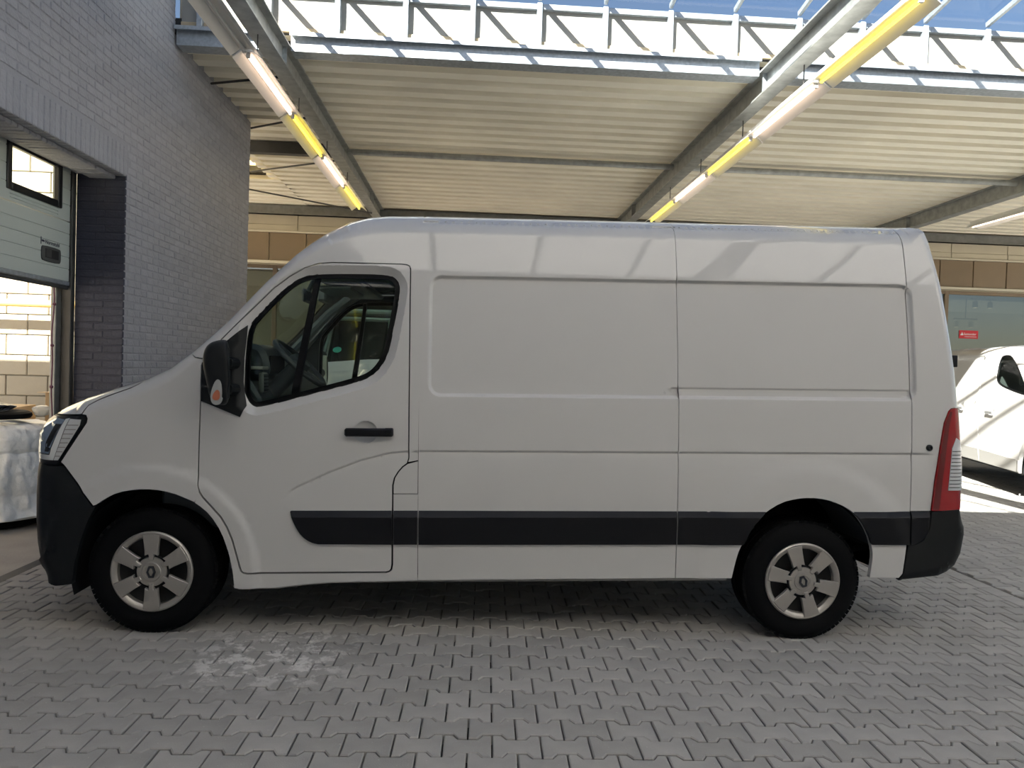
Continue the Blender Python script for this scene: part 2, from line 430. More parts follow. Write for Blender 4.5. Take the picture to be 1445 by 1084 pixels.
# upper panel is built round its window opening
up = MB(); 
for (a, c, z0, z1) in ((4.72, 5.79, 2.705, 3.4), (6.44, 6.62, 2.705, 3.4), (5.79, 6.44, 2.705, 2.84)):
    b2 = dpanel(z0, z1, a, c); up.add(b2.v, b2.f)
up.build('door_panel', m_dpan, door)
fr = MB()
for (a, c, z0, z1) in ((5.745, 5.80, 2.79, 3.2), (6.42, 6.48, 2.79, 3.2), (5.80, 6.42, 2.79, 2.85), (5.80, 6.42, 3.13, 3.2)): fr.bbox(-.03, .014, a-5, c-5, z0, z1, .006)
dw = fr.build('door_window', m_black, door)
MB().box(-.012, -.008, .79, 1.43, 2.84, 3.14).build('pane', glass('door_pane', (.95, .97, .93), .05), dw)
bb = MB(); bb.bbox(-.03, .008, -.28, 1.62, 2.135, 2.172, .005); bb.build('bottom_bar', m_galv, door)
bb = MB(); bb.bbox(-.022, .0, -.28, 1.62, 2.10, 2.134, .008); bb.build('rubber_seal', mat('rubber', (.05, .05, .05), .7), door)
hp = MB()
P0 = chaikin([(1.2, 2.325), (1.22, 2.305), (1.455, 2.305), (1.475, 2.325), (1.475, 2.415), (1.455, 2.435), (1.22, 2.435), (1.2, 2.415)], 1)
hp.prism([tuple(p) for p in P0], -.002, .012, 'x', .004); hnd = hp.build('grip', mat('grey_plastic', (.075, .078, .075), .5), door)
MB().box(.011, .0135, 1.245, 1.435, 2.335, 2.41).build('grip_recess', mat('recess_black', (.012, .01, .011), .6), hnd)
MB().bbox(.012, .016, 1.25, 1.33, 2.34, 2.405, .002).build('latch', mat('latch_grey', (.06, .058, .056), .5), hnd)
def text(body, size, m, name, parent, M, ext=.001, align='CENTER', sx=1.):
    c = bpy.data.curves.new(name, 'FONT'); c.body = body; c.size = size; c.extrude = ext; c.align_x = align
    o = bpy.data.objects.new(name, c); COL.objects.link(o); o.data.materials.append(m)
    dg = bpy.context.evaluated_depsgraph_get(); me = bpy.data.meshes.new_from_object(o.evaluated_get(dg)); bpy.data.objects.remove(o)
    me.transform(Matrix.Diagonal((sx, 1, 1, 1))); me.transform(M)
    me.materials.clear(); me.materials.append(m)
    return link(name, me, parent)
Mx = Matrix.Translation((.003, 1.36, 2.452)) @ Matrix(((0, 0, 1, 0), (1, 0, 0, 0), (0, 1, 0, 0), (0, 0, 0, 1)))
m_ink = mat('ink_navy', (.03, .028, .06), .5)
text('Normstahl', .048, m_ink, 'lettering', door, Mx, .0006)
lg = MB(); lg.box(.001, .003, 1.195, 1.203, 2.44, 2.50); lg.box(.001, .003, 1.21, 1.245, 2.462, 2.478); lg.build('logo_mark', m_ink, door)
# guide rail and frame posts
fp = MB(); fp.bbox(-3.685, -3.60, 6.625, 6.69, 0, 3.2, .006); gp = struct(fp.build('trim_1', m_darksteel)); gp['label'] = 'dark steel frame post beside the sectional door'
gr = MB(); gr.bbox(-3.74, -3.69, 6.56, 6.66, 0, 3.2, .006); gr = struct(gr.build('trim_2', m_steel)); gr['label'] = 'grey guide rail of the sectional door'
# knotted cord
cp = [(-3.66, 6.46, 2.14-.06*i) for i in range(21)]
cp = [(p[0]+.006*math.sin(i*.7), p[1]+.008*math.sin(i*.45), p[2]) for i, p in enumerate(cp)]+[(-3.64, 6.49, .87), (-3.60, 6.53, .80)]
cd = MB(); cd.tube(cp, .006, 6)
cord = cd.build('pull_cord', mat('cord_plum', (.13, .05, .08), .8), smooth=True); tag(cord, 'knotted purple pull cord hanging from the sectional door', 'cord')
for zz in (1.96, 1.63, 1.22, .92):
    i = min(range(len(cp)), key=lambda q: abs(cp[q][2]-zz))
    MB().lathe([(0, -.014), (.012, -.01), (.016, 0), (.012, .01), (0, .014)], 10, 'z', cp[i]).build('knot', MATS['cord_plum'], cord, True)

# ------------------------------------------------------------------ yard behind the doorway
yw = MB().box(-10, -3.7, 9.21, 9.5, 0, 4.2); yard = struct(yw.build('wall_yard', mat('block_mortar', (.27, .25, .2), .9))); yard['label'] = 'sunlit white block wall behind the doorway'
it = []
def block(b): b.bbox(-.245, .245, -.03, 0, -.12, .12, .008)
for k in range(0, 16):
    for i in range(0, 12):
        x = -4.0-i*.5-(k % 2)*.25; z = .125+k*.25
        it.append((block, 'y', (x, 9.205+rb.uniform(-.002, .002), z), 0, area2d([(x-.25, 9.2, z-.12), (x+.25, 9.2, z-.12), (x+.25, 9.2, z+.12), (x-.25, 9.2, z+.12)])))
pieces(yard, 'block', it, m_block)
pb = MB(); pb.tube([(-8.5, 8.9, 2.12), (-4.62, 8.9, 2.12)], .045, 12); pb.bbox(-4.63, -4.55, 8.8, 9.19, 1.95, 2.3, .006)
tag(pb.build('handrail', mat('yellow_pipe', (.72, .5, .16), .45), smooth=True), 'yellow pipe rail fixed to the sunlit yard wall', 'rail')
yc_ = MB(); yc_.box(-10, -3.62, -4, 6.0, 4.2, 4.3); yc_ = struct(yc_.build('ceiling_added_sunshade', m_timber)); yc_['label'] = 'added unseen canopy keeping sun off the yard doorway'  # canopy added out of view to block sun through the doorway
# ------------------------------------------------------------------ roof: steel deck, beams, galvanised eaves beam, skylight
ZD = 4.80; PER = .31; YB = 15.5
def deck(x0, x1, y0, y1, hole=None):
    b = MB(); n = int((y1-y0)/PER); pr = []
    for i in range(n):
        y = y0+i*PER; pr += [(y, 0), (y+.165, 0), (y+.185, .12), (y+.29, .12)]
    pr.append((y0+n*PER, 0))
    k = len(pr)
    b.add([(x0, p[0], ZD+p[1]) for p in pr]+[(x1, p[0], ZD+p[1]) for p in pr], [(i, i+1, k+i+1, k+i) for i in range(k-1)])
    return b
ce = deck(-3.6, 14, 7.83, YB)
for q in ((-3.76, -3.6, 10.2, YB), (-9, -3.76, 10.2, 11.9), (-9, -5.2, 11.75, 13.35), (-9, -3.76, 13.3, YB)):
    b2 = deck(*q); ce.add(b2.v, b2.f)
ceil = struct(ce.build('ceiling', m_deck)); ceil['label'] = 'cream trapezoidal steel roof deck'
MB().box(-3.6, 14, 7.70, YB+.4, ZD+.13, ZD+.24).build('roof_insulation', m_darksteel, ceil)
b2 = MB(); b2.box(-9, -5.2, 10.2, YB, ZD+.13, ZD+.24); b2.box(-5.2, -3.6, 10.2, 11.8, ZD+.13, ZD+.24); b2.box(-5.2, -3.6, 13.3, YB, ZD+.13, ZD+.24); b2.box(-3.76, -3.6, 11.8, 13.3, ZD+.13, ZD+.24); b2.build('roof_insulation', m_darksteel, ceil)
def op_extra(n, b, tc):
    t = n.nodes.new('ShaderNodeBsdfTranslucent'); t.inputs[0].default_value = (.95, .86, .62, 1); o = n.nodes['Material Output']
    mx = n.nodes.new('ShaderNodeMixShader'); mx.inputs[0].default_value = .75; n.links.new(b.outputs[0], mx.inputs[1]); n.links.new(t.outputs[0], mx.inputs[2]); n.links.new(mx.outputs[0], o.inputs[0])
def op2_extra(n, b, tc):
    t = n.nodes.new('ShaderNodeBsdfTranslucent'); t.inputs[0].default_value = (.655, .67, .69, 1); o = n.nodes['Material Output']
    mx = n.nodes.new('ShaderNodeMixShader'); mx.inputs[0].default_value = .85; n.links.new(b.outputs[0], mx.inputs[1]); n.links.new(t.outputs[0], mx.inputs[2]); n.links.new(mx.outputs[0], o.inputs[0])
m_opal_diffuser = mat('opal_diffuser_sheet', (.75, .76, .76), .5, extra=op2_extra)
def op3_extra(n, b, tc):
    t = n.nodes.new('ShaderNodeBsdfTranslucent'); t.inputs[0].default_value = (.22, .22, .20, 1); o = n.nodes['Material Output']
    mx = n.nodes.new('ShaderNodeMixShader'); mx.inputs[0].default_value = .85; n.links.new(b.outputs[0], mx.inputs[1]); n.links.new(t.outputs[0], mx.inputs[2]); n.links.new(mx.outputs[0], o.inputs[0])
m_opal_dim = mat('opal_showroom_daylight', (.5, .5, .48), .5, extra=op3_extra)
m_opal = mat('opal_sheet', (.8, .76, .66), .5, extra=op_extra)
sk = MB().box(-5.25, -3.7, 11.75, 13.4, ZD+.25, ZD+.265); s_ = struct(sk.build('window_1', m_opal)); s_['label'] = 'bright opal roof light beyond the brick wall corner'

def ibeam_y(x, y0, y1, z0, z1, fw=.17, tw=.012, tf=.018):
    b = MB(); b.box(x-fw/2, x+fw/2, y0, y1, z0, z0+tf); b.box(x-fw/2, x+fw/2, y0, y1, z1-tf, z1); b.box(x-tw/2, x+tw/2, y0, y1, z0+tf, z1-tf)
    return b
m_beam = mat('beam_steel', (.36, .37, .36), .45, metal=.45, noise=(9, .2, 6), rnd=.05)
for x, lab, y0, y1 in ((-2.08, 'galvanised roof beam above the van cab', -2.4, YB), (3.05, 'galvanised roof beam above the middle of the van', -2.4, YB), (8.55, 'dark roof beam at the far right above the white car', 5, YB)):
    t = empty('roof_beam', (x, y0, 4.53)); tag(t, lab, 'beam', 'roof beams')
    g = ibeam_y(0, 0, y1-y0, 0, .265); o = g.build('girder', m_beam, t)
    # web stiffener and end plate
    st = MB(); st.box(-.08, .08, 13.9-y0, 13.915-y0, .018, .25); st.build('stiffener', m_beam, t)
    cl = MB(); cl.box(-.05, .05, 7.63-y0, 7.65-y0, .02, .25); cl.build('cleat', m_galv, t)
# galvanised eaves beam in two bays + left stub
def eaves(x0, x1, lab):
    b = MB(); b.box(x0, x1, 7.64, 7.652, 4.74, 4.90); b.box(x0, x1, 7.652, 7.83, 4.74, 4.752); b.box(x0, x1, 7.58, 7.83, 4.90, 4.915); b.box(x0, x1, 7.575, 7.587, 4.875, 4.915)
    tag(b.build('eaves_beam', m_galv), lab, 'beam', 'galvanised eaves beams')
eaves(-1.99, 2.96, 'galvanised channel beam between the two middle roof beams')
eaves(3.14, 8.46, 'galvanised channel beam right of the middle roof beam')
eaves(-3.15, -2.17, 'short galvanised channel beam next to the brick wall')
# skylight upstand: posts, white panels, timber strip
up = empty('skylight_upstand', (0, 7.7, 4.92)); tag(up, 'white panelled skylight upstand above the galvanised beams', 'upstand')
px0 = -3.15; xs = [-1.52+.70*i for i in range(-2, 15)]
for x in xs: MB().bbox(x-.028, x+.028, -.08, .0, 0, .46, .004).build('post', m_galv, up)
for a, c in zip([-3.15]+xs, xs+[xs[-1]+.7]):
    a2, c2 = a+.028, c-.028
    if c2-a2 < .05: continue
    MB().box(a2, c2, -.006, .012, .075, .40).build('panel', m_white, up)
    MB().bbox(a2, c2, -.03, .012, .03, .075, .004).build('timber_strip', m_timber, up)
    MB().bbox(a2, c2, -.05, .012, .40, .46, .004).build('top_rail', m_galv, up)
MB().box(-3.15, xs[-1]+.7, .013, .12, 0, .46).build('backing', m_cream, up)
# glazing on the slope from the upstand to the ridge
YR, ZR, Y0, Z0 = 1.14, 6.30, 7.66, 5.46
sg = empty('skylight', (0, Y0, Z0)); tag(sg, 'sloping glass skylight with grey glazing bars under blue sky', 'skylight')
sl_ = math.atan2(ZR-Z0, Y0-YR); LS = math.hypot(ZR-Z0, Y0-YR)
Ms = Matrix.Rotation(-sl_, 4, 'X')
for x in xs[1:]+[xs[-1]+.7*i for i in range(1, 6)]:
    MB().box(x-.018, x+.018, -LS, 0, -.05, .0, Ms).build('glazing_bar', m_galv, sg)
    MB().box(x+.026, x+.674, -LS, 0, .0, .006, Ms).build('glass_pane', m_glass_roof, sg)
MB().box(-3.15, -2.95+.001, -LS, 0, 0, .006, Ms).build('glass_pane', m_glass_roof, sg)
MB().box(-3.15, 14, -LS-.1, -LS, -.2, .06, Ms).build('ridge_beam', m_steel, sg)
# unseen opal roof, roof strip and wall, added to shape the daylight
OY0, OZ0 = -2.2, 5.4
cr = MB()
for k in range(12):
    xa, xb = -3.6+k*1.5, -3.6+k*1.5+1.46
    V = [(xa, OY0, OZ0), (xb, OY0, OZ0), (xb, YR-.2, ZR), (xa, YR-.2, ZR)]
    cr.add(V+[(p[0], p[1], p[2]+.02) for p in V], [(3, 2, 1, 0), (4, 5, 6, 7), (0, 1, 5, 4), (1, 2, 6, 5), (2, 3, 7, 6), (3, 0, 4, 7)])
c_ = struct(cr.build('ceiling_added_diffuser', m_opal_diffuser)); c_['label'] = 'added unseen opal roof diffusing daylight into the front of the hall'
for k in range(13):
    b = MB(); xa = -3.62+k*1.5; b.add([(xa-.03, OY0, OZ0-.1), (xa+.03, OY0, OZ0-.1), (xa+.03, YR-.2, ZR-.1), (xa-.03, YR-.2, ZR-.1), (xa-.03, OY0, OZ0+.05), (xa+.03, OY0, OZ0+.05), (xa+.03, YR-.2, ZR+.05), (xa-.03, YR-.2, ZR+.05)], [(0, 1, 2, 3), (4, 5, 6, 7), (0, 1, 5, 4), (1, 2, 6, 5), (2, 3, 7, 6), (3, 0, 4, 7)]); b.build('rafter', m_steel, c_)
cf = struct(MB().box(-3.6, 14, -5.8, OY0, OZ0, OZ0+.12).build('ceiling_added_back', m_deck)); cf['label'] = 'added unseen roof strip behind the camera cutting low daylight'  # added opaque strip, so light falls more from above
wf = struct(MB().box(-3.6, 14, -5.8, -5.5, 0, 5.4).build('wall_added_front', mat('render_beige', (.72, .69, .63), .8, noise=(2, .06)))); wf['label'] = 'added unseen wall behind the camera blocking and bouncing daylight'  # added wall stops low front light and bounces daylight back
# purlin tubes, rear beam and bracing rods
for a, c, lab in ((-1.99, 2.97, 'steel tube purlin between the two middle roof beams'), (3.13, 8.47, 'steel tube purlin right of the middle roof beam')):
    b = MB(); b.tube([(a, 11.0, 4.70), (c, 11.0, 4.70)], .045, 10); tag(b.build('purlin', m_beam, smooth=True), lab, 'purlin', 'tube purlins')
b = MB(); b.box(-4.2, -2.17, 10.95, 11.08, 4.62, 4.79); tag(b.build('purlin', m_darksteel), 'dark flat purlin beyond the brick wall corner', 'purlin')
b = MB(); b.box(-9, 14, YB-.14, YB-.02, 4.60, 4.79); b.box(-9, 14, YB-.18, YB+.02, 4.60, 4.615); tag(b.build('rear_eaves_beam', m_steel), 'dark steel beam running along the top of the rear wall', 'beam')
for a, c, lab in (((-3.14, 8.6, 4.72), (-2.1, 8.0, 4.62), 'short thin bracing rod by the brick wall top'), ((-3.14, 10.1, 4.7), (-2.1, 9.2, 4.6), 'thin bracing rod reaching the brick wall corner'), ((-4.6, 12.9, 4.72), (-2.1, 11.1, 4.6), 'thin rod crossing the opal roof light'), ((-4.3, 12.6, 4.5), (-2.1, 14.4, 4.5), 'thin bracing rod under the opal roof light')):
    b = MB(); b.tube([a, c], .014, 6); tag(b.build('bracing_rod', m_darksteel, smooth=True), lab, 'rod', 'bracing rods')

# ------------------------------------------------------------------ rear wall with showroom windows
rw = MB(); rw.box(-9, 14, YB+.02, YB+.2, 3.55, 4.9); rw.box(-9, 14, YB+.02, YB+.2, 0, .25)
rear = struct(rw.build('wall_rear', m_cream)); rear['label'] = 'rear wall with cream header, tan panels and showroom windows'
x = -9.0
while x < 13.9:
    b = MB(); n = 10; w_ = 1.5
    b.bbox(x+.008, x+1.292, YB-.01, YB+.015, 4.40, 4.62, .003); b.build('header_panel', m_cream, rear)
    b = MB(); b.bbox(x+.008, x+1.292, YB-.025, YB+.015, 4.28, 4.395, .003); b.build('header_board', m_cream, rear)
    x += 1.3
b = MB(); b.bbox(-9, 14, YB-.06, YB+.02, 4.235, 4.275, .006); b.build('upper_rail', mat('rail_cream', (.62, .57, .45), .45), rear)
b = MB(); b.bbox(-9, 14, YB-.06, YB+.02, 3.585, 3.64, .006); b.build('lower_rail', MATS['rail_cream'], rear)
x = -9.0
while x < 13.9:
    MB().bbox(x+.012, x+.758, YB-.02, YB+.015, 3.645, 4.23, .003).build('tan_panel', m_tan, rear); x += .77
# windows: frames and panes, showroom behind
MB().box(-9, 24, YB+5, YB+5.1, 0, 3.6).build('showroom_back', mat('showroom_wall', (.32, .31, .27), .8), rear)
MB().box(-9, 24, YB+.45, YB+5, 3.6, 3.62).build('showroom_daylight_sheet', m_opal_dim, rear)  # translucent sheet added so daylight brightens the showroom
wn = 1
for x0 in (-8.5, -6.4, -4.3, -2.2, -.1, 2.0, 4.1, 6.2, 8.3, 10.4, 12.5):
    w_ = empty('window_%d' % (wn+1), (x0, YB, 0)); struct(w_); w_['label'] = 'brown framed showroom window in the rear wall'; wn += 1
    f = MB(); f.bbox(0, .09, -.02, .08, .2, 3.55, .006); f.bbox(.09, 2.1, -.02, .08, 3.48, 3.55, .006); f.bbox(.09, 2.1, -.02, .08, .2, .3, .006); f.build('frame', m_brown if x0 < 0 else mat('tan_frame', (.22, .16, .1), .5), w_)
    MB().box(.09, 2.1, .02, .026, .3, 3.48).build('pane', m_glass_shop, w_)
# red sticker on the glass with a flame and two lines of white lettering
stc = MB().box(-.22, .22, -.002, 0, -.09, .09); st = stc.build('window_sticker', mat('sticker_red', (.62, .01, .02), .4), loc=(11.0, YB+.012, 2.60)); tag(st, 'small red sticker with white lettering on the showroom glass', 'sticker')
m_wht = mat('print_white', (.85, .85, .85), .5)
Mt = Matrix.Translation((.03, -.004, -.012)) @ Matrix.Rotation(math.pi/2, 4, 'X')
text('Santander', .072, m_wht, 'lettering', st, Mt, .0005)
Mt = Matrix.Translation((.045, -.004, -.06)) @ Matrix.Rotation(math.pi/2, 4, 'X')
text('CONSUMER BANK', .034, m_wht, 'lettering', st, Mt, .0005)
fm = MB(); fm.prism([(-.185, -.02), (-.125, -.02), (-.12, .0), (-.14, .02), (-.155, .055), (-.165, .02), (-.19, .0)], -.004, -.002, 'y'); fm.build('flame_mark', m_wht, st)
# track spots hanging inside the showroom
for k, (x, y, z, lab) in enumerate(((12.05, YB+1.0, 3.52, 'twin ceiling spotlights seen through the showroom glass, upper pair'), (12.1, YB+1.7, 3.10, 'twin ceiling spotlights seen through the showroom glass, lower pair'))):
    t = empty('spotlight_track', (x, y, z)); tag(t, lab, 'spotlight', 'showroom spotlights')
    MB().bbox(-.3, .3, -.02, .02, -.02, .02, .004).build('track', m_black, t)
    MB().tube([(0, 0, .02), (0, 0, 3.6-z)], .012, 6).build('hanger', m_black, t)
    for q in (-.22, .15):
        h = MB().lathe([(0, .0), (.05, .0), (.055, -.02), (.06, -.15), (.05, -.15)], 14, 'z', (q, 0, -.06)); h.tube([(q, 0, -.02), (q, 0, -.07)], .01, 6); ho = h.build('spot_head', m_steel, t, True)
        MB().lathe([(0, -.148), (.05, -.148)], 14, 'z', (q, 0, -.06)).build('bulb', mat('bulb_warm', (.9, .8, .6), .4, emit=((1, .8, .5), 2.0)), ho)

# ------------------------------------------------------------------ fluorescent strip lights
m_refl = mat('reflector_enamel', (.8, .78, .74), .35)
m_tube_w = mat('tube_warm', (.9, .9, .9), .4, emit=((1.0, .74, .56), 3.6))
m_tube_y = mat('tube_yellow', (.9, .9, .5), .4, emit=((1.0, .74, .05), 2.6))
m_tube_o = mat('tube_off', (.6, .6, .58), .35)
def strip_light(x, y, z, kind, lab, gname):
    t = empty('strip_light', (x, y, z)); tag(t, lab, 'light', gname); Lh = 1.55
    b = MB(); pr = [(-.13, -.06), (-.05, .0), (.05, .0), (.13, -.06), (.132, -.055), (.055, .012), (-.055, .012), (-.132, -.055)]
    b.prism(pr[::-1], .008, Lh-.008, 'y'); rf = b.build('reflector', m_refl, t)
    MB().bbox(-.03, .03, .01, Lh-.01, .012, .07, .004).build('ballast_box', m_refl, t)
    MB().tube([(.0, .05, -.025), (.0, Lh-.05, -.025)], .014, 10).build('tube', {'w': m_tube_w, 'y': m_tube_y, 'o': m_tube_o}[kind], t, True)
    for yy in (.03, Lh-.05): MB().bbox(-.018, .018, yy, yy+.022, -.045, .0, .003).build('lamp_holder', m_refl, t)
    MB().tube([(0, .3, .07), (0, .3, 4.53-z)], .006, 6).build('hanger', m_darksteel, t)
    if kind != 'o':
        pass
nm = {'w': 'warm white', 'y': 'yellow', 'o': 'unlit grey'}
def row(x, ys, z, kinds, where):
    n = {}
    for k, (y, kd) in enumerate(zip(ys, kinds)):
        tot = kinds.count(kd); n[kd] = n.get(kd, 0)+1
        order = '' if tot == 1 else (['nearest', 'second', 'third', 'fourth'][n[kd]-1]+' of its colour, ')
        strip_light(x, y, z, kd, '%s strip light, %srow %s' % (nm[kd], order, where), 'strip lights '+where)
row(-2.08, [4.95, 6.52, 8.09, 9.66, 11.23], 4.25, 'owywy', 'above the van cab')
row(3.08, [4.95, 6.52, 8.09, 9.66, 11.23], 4.25, 'ywywy', 'above the middle of the van')
row(8.55, [9.0, 10.57], 4.25, 'yw', 'at the far right')

# ------------------------------------------------------------------ vehicle shells
class Shell:
    """near side skin y=Y(x,z) (negative y faces the viewer), mirrored about yc; O = silhouette polyline (x,z,r_lateral,r_inplane)"""
    def __init__(s, O, base, feat, yc):
        s.O = densify(O, .02, False); s.base = base; s.feat = feat; s.yc = yc
        P = s.O[:, :2]; t = np.gradient(P, axis=0); t /= np.linalg.norm(t, axis=1, keepdims=True)
        s.N = np.stack([-t[:, 1], t[:, 0]], 1)          # outward (polyline runs front-bottom -> top -> rear)
    def Y(s, P):
        y = s.base(P)
        d, i, t = dist_poly(P, s.O[:, :2], False, True)
        r = s.O[i, 2]*(1-t)+s.O[i+1, 2]*t; rd = s.O[i, 3]*(1-t)+s.O[i+1, 3]*t
        q = np.clip(1-d/rd, 0, 1)
        return y+r*(1-np.sqrt(np.maximum(0, 1-q**2)))+s.feat(P)*ss(.0, .05, d+.03)
    def normals(s, P, on_edge):
        e = 4e-4
        gx = (s.Y(P+[e, 0])-s.Y(P-[e, 0]))/(2*e); gz = (s.Y(P+[0, e])-s.Y(P-[0, e]))/(2*e)
        n = np.stack([gx, -np.ones(len(P)), gz], 1); n /= np.linalg.norm(n, axis=1, keepdims=True)
        if on_edge.any():
            d, i, t = dist_poly(P[on_edge], s.O[:, :2], False, True); nn = s.N[i]
            n[on_edge] = np.stack([nn[:, 0], np.zeros(len(nn)), nn[:, 1]], 1)
        return n
    def skin(s, poly, res=.03, holes=(), rows=(), cols=(), off=0., rim=.02, gap=.0, fine=()):
        """triangulated panel -> verts, faces, normals.  rim: depth of the folded edge; fine: (polyline, [offsets]) extra points"""
        poly = np.array(poly, float)
        A = np.sum(poly[:, 0]*np.roll(poly[:, 1], -1)-np.roll(poly[:, 0], -1)*poly[:, 1])
        if A < 0: poly = poly[::-1]
        if gap:
            p0 = poly; poly = offset_poly(poly, gap); kO = dist_poly(p0, s.O[:, :2], False) < 1.5e-3; poly[kO] = p0[kO]
        loops = [densify(poly, res)]
        for h in holes:
            h = np.array(h, float); A = np.sum(h[:, 0]*np.roll(h[:, 1], -1)-np.roll(h[:, 0], -1)*h[:, 1])
            loops.append(densify(h if A < 0 else h[::-1], res*.7))
        x0, z0 = poly.min(0); x1, z1 = poly.max(0)
        gx = np.unique(np.round(np.concatenate([np.arange(x0, x1, res), [c for c in cols if x0 < c < x1]]), 4))
        gz = np.unique(np.round(np.concatenate([np.arange(z0, z1, res), [c for c in rows if z0 < c < z1]]), 4))
        pts = [np.stack(np.meshgrid(gx, gz), -1).reshape(-1, 2)]
        oi = s.O[:, :2]
        for k in (.003, .02, .07, .15, .27, .42, .6, .8, 1.0): pts.append(oi-s.N*(s.O[:, 3:4]*k))
        for pl, offs in fine:
            pl = np.array(pl, float); t = np.gradient(pl, axis=0); t /= (np.linalg.norm(t, axis=1, keepdims=True)+1e-9); nn = np.stack([-t[:, 1], t[:, 0]], 1)
            for o in offs: pts.append(pl+nn*o)
        P = np.concatenate(pts)
        k = inside(P, loops[0])
        for h in loops[1:]: k &= ~inside(P, h)
        P = P[k]
        for l in loops: P = P[dist_poly(P, l) > .0028]
        # drop near duplicates
        _, u = np.unique(np.round(P/.002).astype(int), axis=0, return_index=True); P = P[u]
        B = np.concatenate(loops); E = []; k = 0
        for l in loops:
            n = len(l); E += [(k+i, k+(i+1) % n) for i in range(n)]; k += n
        allp = np.concatenate([B, P])
        vo, eo, fo, _, _, _ = delaunay_2d_cdt([Vector(p) for p in allp], E, [], 0, 1e-5)
        V = np.array([tuple(v) for v in vo]); T = np.array([f for f in fo if len(f) == 3])
        C = V[T].mean(1); k = inside(C, loops[0])
        for h in loops[1:]: k &= ~inside(C, h)
        T = T[k]
        a, b, c = V[T[:, 0]], V[T[:, 1]], V[T[:, 2]]; cr = (b[:, 0]-a[:, 0])*(c[:, 1]-a[:, 1])-(b[:, 1]-a[:, 1])*(c[:, 0]-a[:, 0])
        T[cr < 0] = T[cr < 0][:, ::-1]
        dO = dist_poly(V, oi, False); edge = dO < 2e-3
        y = s.Y(V)+off; N = s.normals(V, edge)
        v3 = np.stack([V[:, 0], y, V[:, 1]], 1); F = [tuple(int(q) for q in t) for t in T]
        if rim:
            L0 = len(v3); nv = []; nn_ = []; k = 0
            for l in loops:
                n = len(l); yy = s.Y(l)+off; t = np.roll(l, -1, 0)-np.roll(l, 1, 0); t /= (np.linalg.norm(t, axis=1, keepdims=True)+1e-9)
                on = np.stack([t[:, 1], np.zeros(n), -t[:, 0]], 1)
                de = dist_poly(l, oi, False) < 4e-3
                base = L0+len(nv)
                nv += [(l[i][0], yy[i], l[i][1]) for i in range(n)]+[(l[i][0], yy[i]+rim, l[i][1]) for i in range(n)]; nn_ += list(on)*2
                for i in range(n):
                    j = (i+1) % n
                    if de[i] and de[j]: continue
                    F.append((base+i, base+n+i, base+n+j, base+j))
            v3 = np.vstack([v3, np.array(nv)]); N = np.vstack([N, np.array(nn_)])
        return [v3, F, N]
    def mirror(s, sk):
        v = sk[0].copy(); v[:, 1] = 2*s.yc-v[:, 1]; n = sk[2].copy(); n[:, 1] *= -1
        return [v, [f[::-1] for f in sk[1]], n]
    def strip(s, i0, i1, bulge, nu=13, u0=-1, u1=1, off=0.):
        """surface across the width along outline samples i0..i1"""
        O = s.O[i0:i1+1]; N = s.N[i0:i1+1]; ye = s.base(O[:, :2])+O[:, 2]
        V = []; NN = []; us = np.linspace(u0, u1, nu)
        tt = np.linspace(0, 1, len(O))
        for u in us:
            b = bulge(tt)*(1-u*u)**1.5 + off
            P = O[:, :2]+N*b[:, None]; y = s.yc+(s.yc-ye)*u
            V.append(np.stack([P[:, 0], y, P[:, 1]], 1)); NN.append(np.stack([N[:, 0], 0*y, N[:, 1]], 1))
        V = np.array(V); m = len(O)
        # tilt normals with the bulge
        dy = np.gradient(V, axis=0); dl = np.gradient(V, axis=1); n = np.cross(dl, dy); n /= (np.linalg.norm(n, axis=2, keepdims=True)+1e-9)
        sgn = np.sign((n*np.array(NN)).sum(2, keepdims=True)); n = n*sgn
        F = [(a*m+b, a*m+b+1, (a+1)*m+b+1, (a+1)*m+b) for a in range(nu-1) for b in range(m-1)]
        v0 = V.reshape(-1, 3); f0 = F[len(F)//2]; fn = np.cross(v0[f0[1]]-v0[f0[0]], v0[f0[2]]-v0[f0[0]])
        if fn@n.reshape(-1, 3)[f0[0]] < 0: F = [f[::-1] for f in F]
        return [v0, F, n.reshape(-1, 3)]
def merge(*sk):
    V = []; F = []; N = []; k = 0
    for a in sk:
        V.append(a[0]); N.append(a[2]); F += [tuple(i+k for i in f) for f in a[1]]; k += len(a[0])
    return [np.vstack(V), F, np.vstack(N)]
def skin_obj(name, sk, m, parent):
    me = bpy.data.meshes.new(name); me.from_pydata([tuple(p) for p in sk[0]], [], sk[1])
    me.polygons.foreach_set('use_smooth', [True]*len(me.polygons))
    if len(me.vertices) == len(sk[2]): me.normals_split_custom_set_from_vertices([tuple(n) for n in sk[2]])
    me.materials.append(m); me.update()
    return link(name, me, parent)

# ------------------------------------------------------------------ materials of the vehicles
m_paint = mat('white_paint', (.57, .56, .55), .42, coat=1.0, spec=.4)
m_trim = mat('black_moulding', (.005, .005, .0065), .38, spec=.32)
m_bump = mat('bumper_plastic', (.008, .009, .0095), .5, spec=.3, bump=(350, .1, .002))
m_gap = mat('gap_black', (.004, .004, .004), .9)
m_rubber = mat('tyre_rubber', (.005, .005, .0052), .8, spec=.12, bump=(120, .2, .003))
m_cap = mat('hubcap_silver', (.40, .375, .345), .38, metal=.55)
m_capd = mat('hubcap_shadow', (.01, .01, .01), .7)
m_glass = glass('cab_glass', (.80, .90, .85), .07)
m_seal = mat('window_seal', (.004, .004, .0045), .5, spec=.15)
m_dash = mat('dash_plastic', (.065, .075, .08), .5)
m_liner = mat('headliner_grey', (.34, .36, .34), .8)
m_chrome = mat('chrome', (.8, .82, .85), .12, metal=1.)
m_clear = glass('clear_lens', (.97, .98, .99), .06)
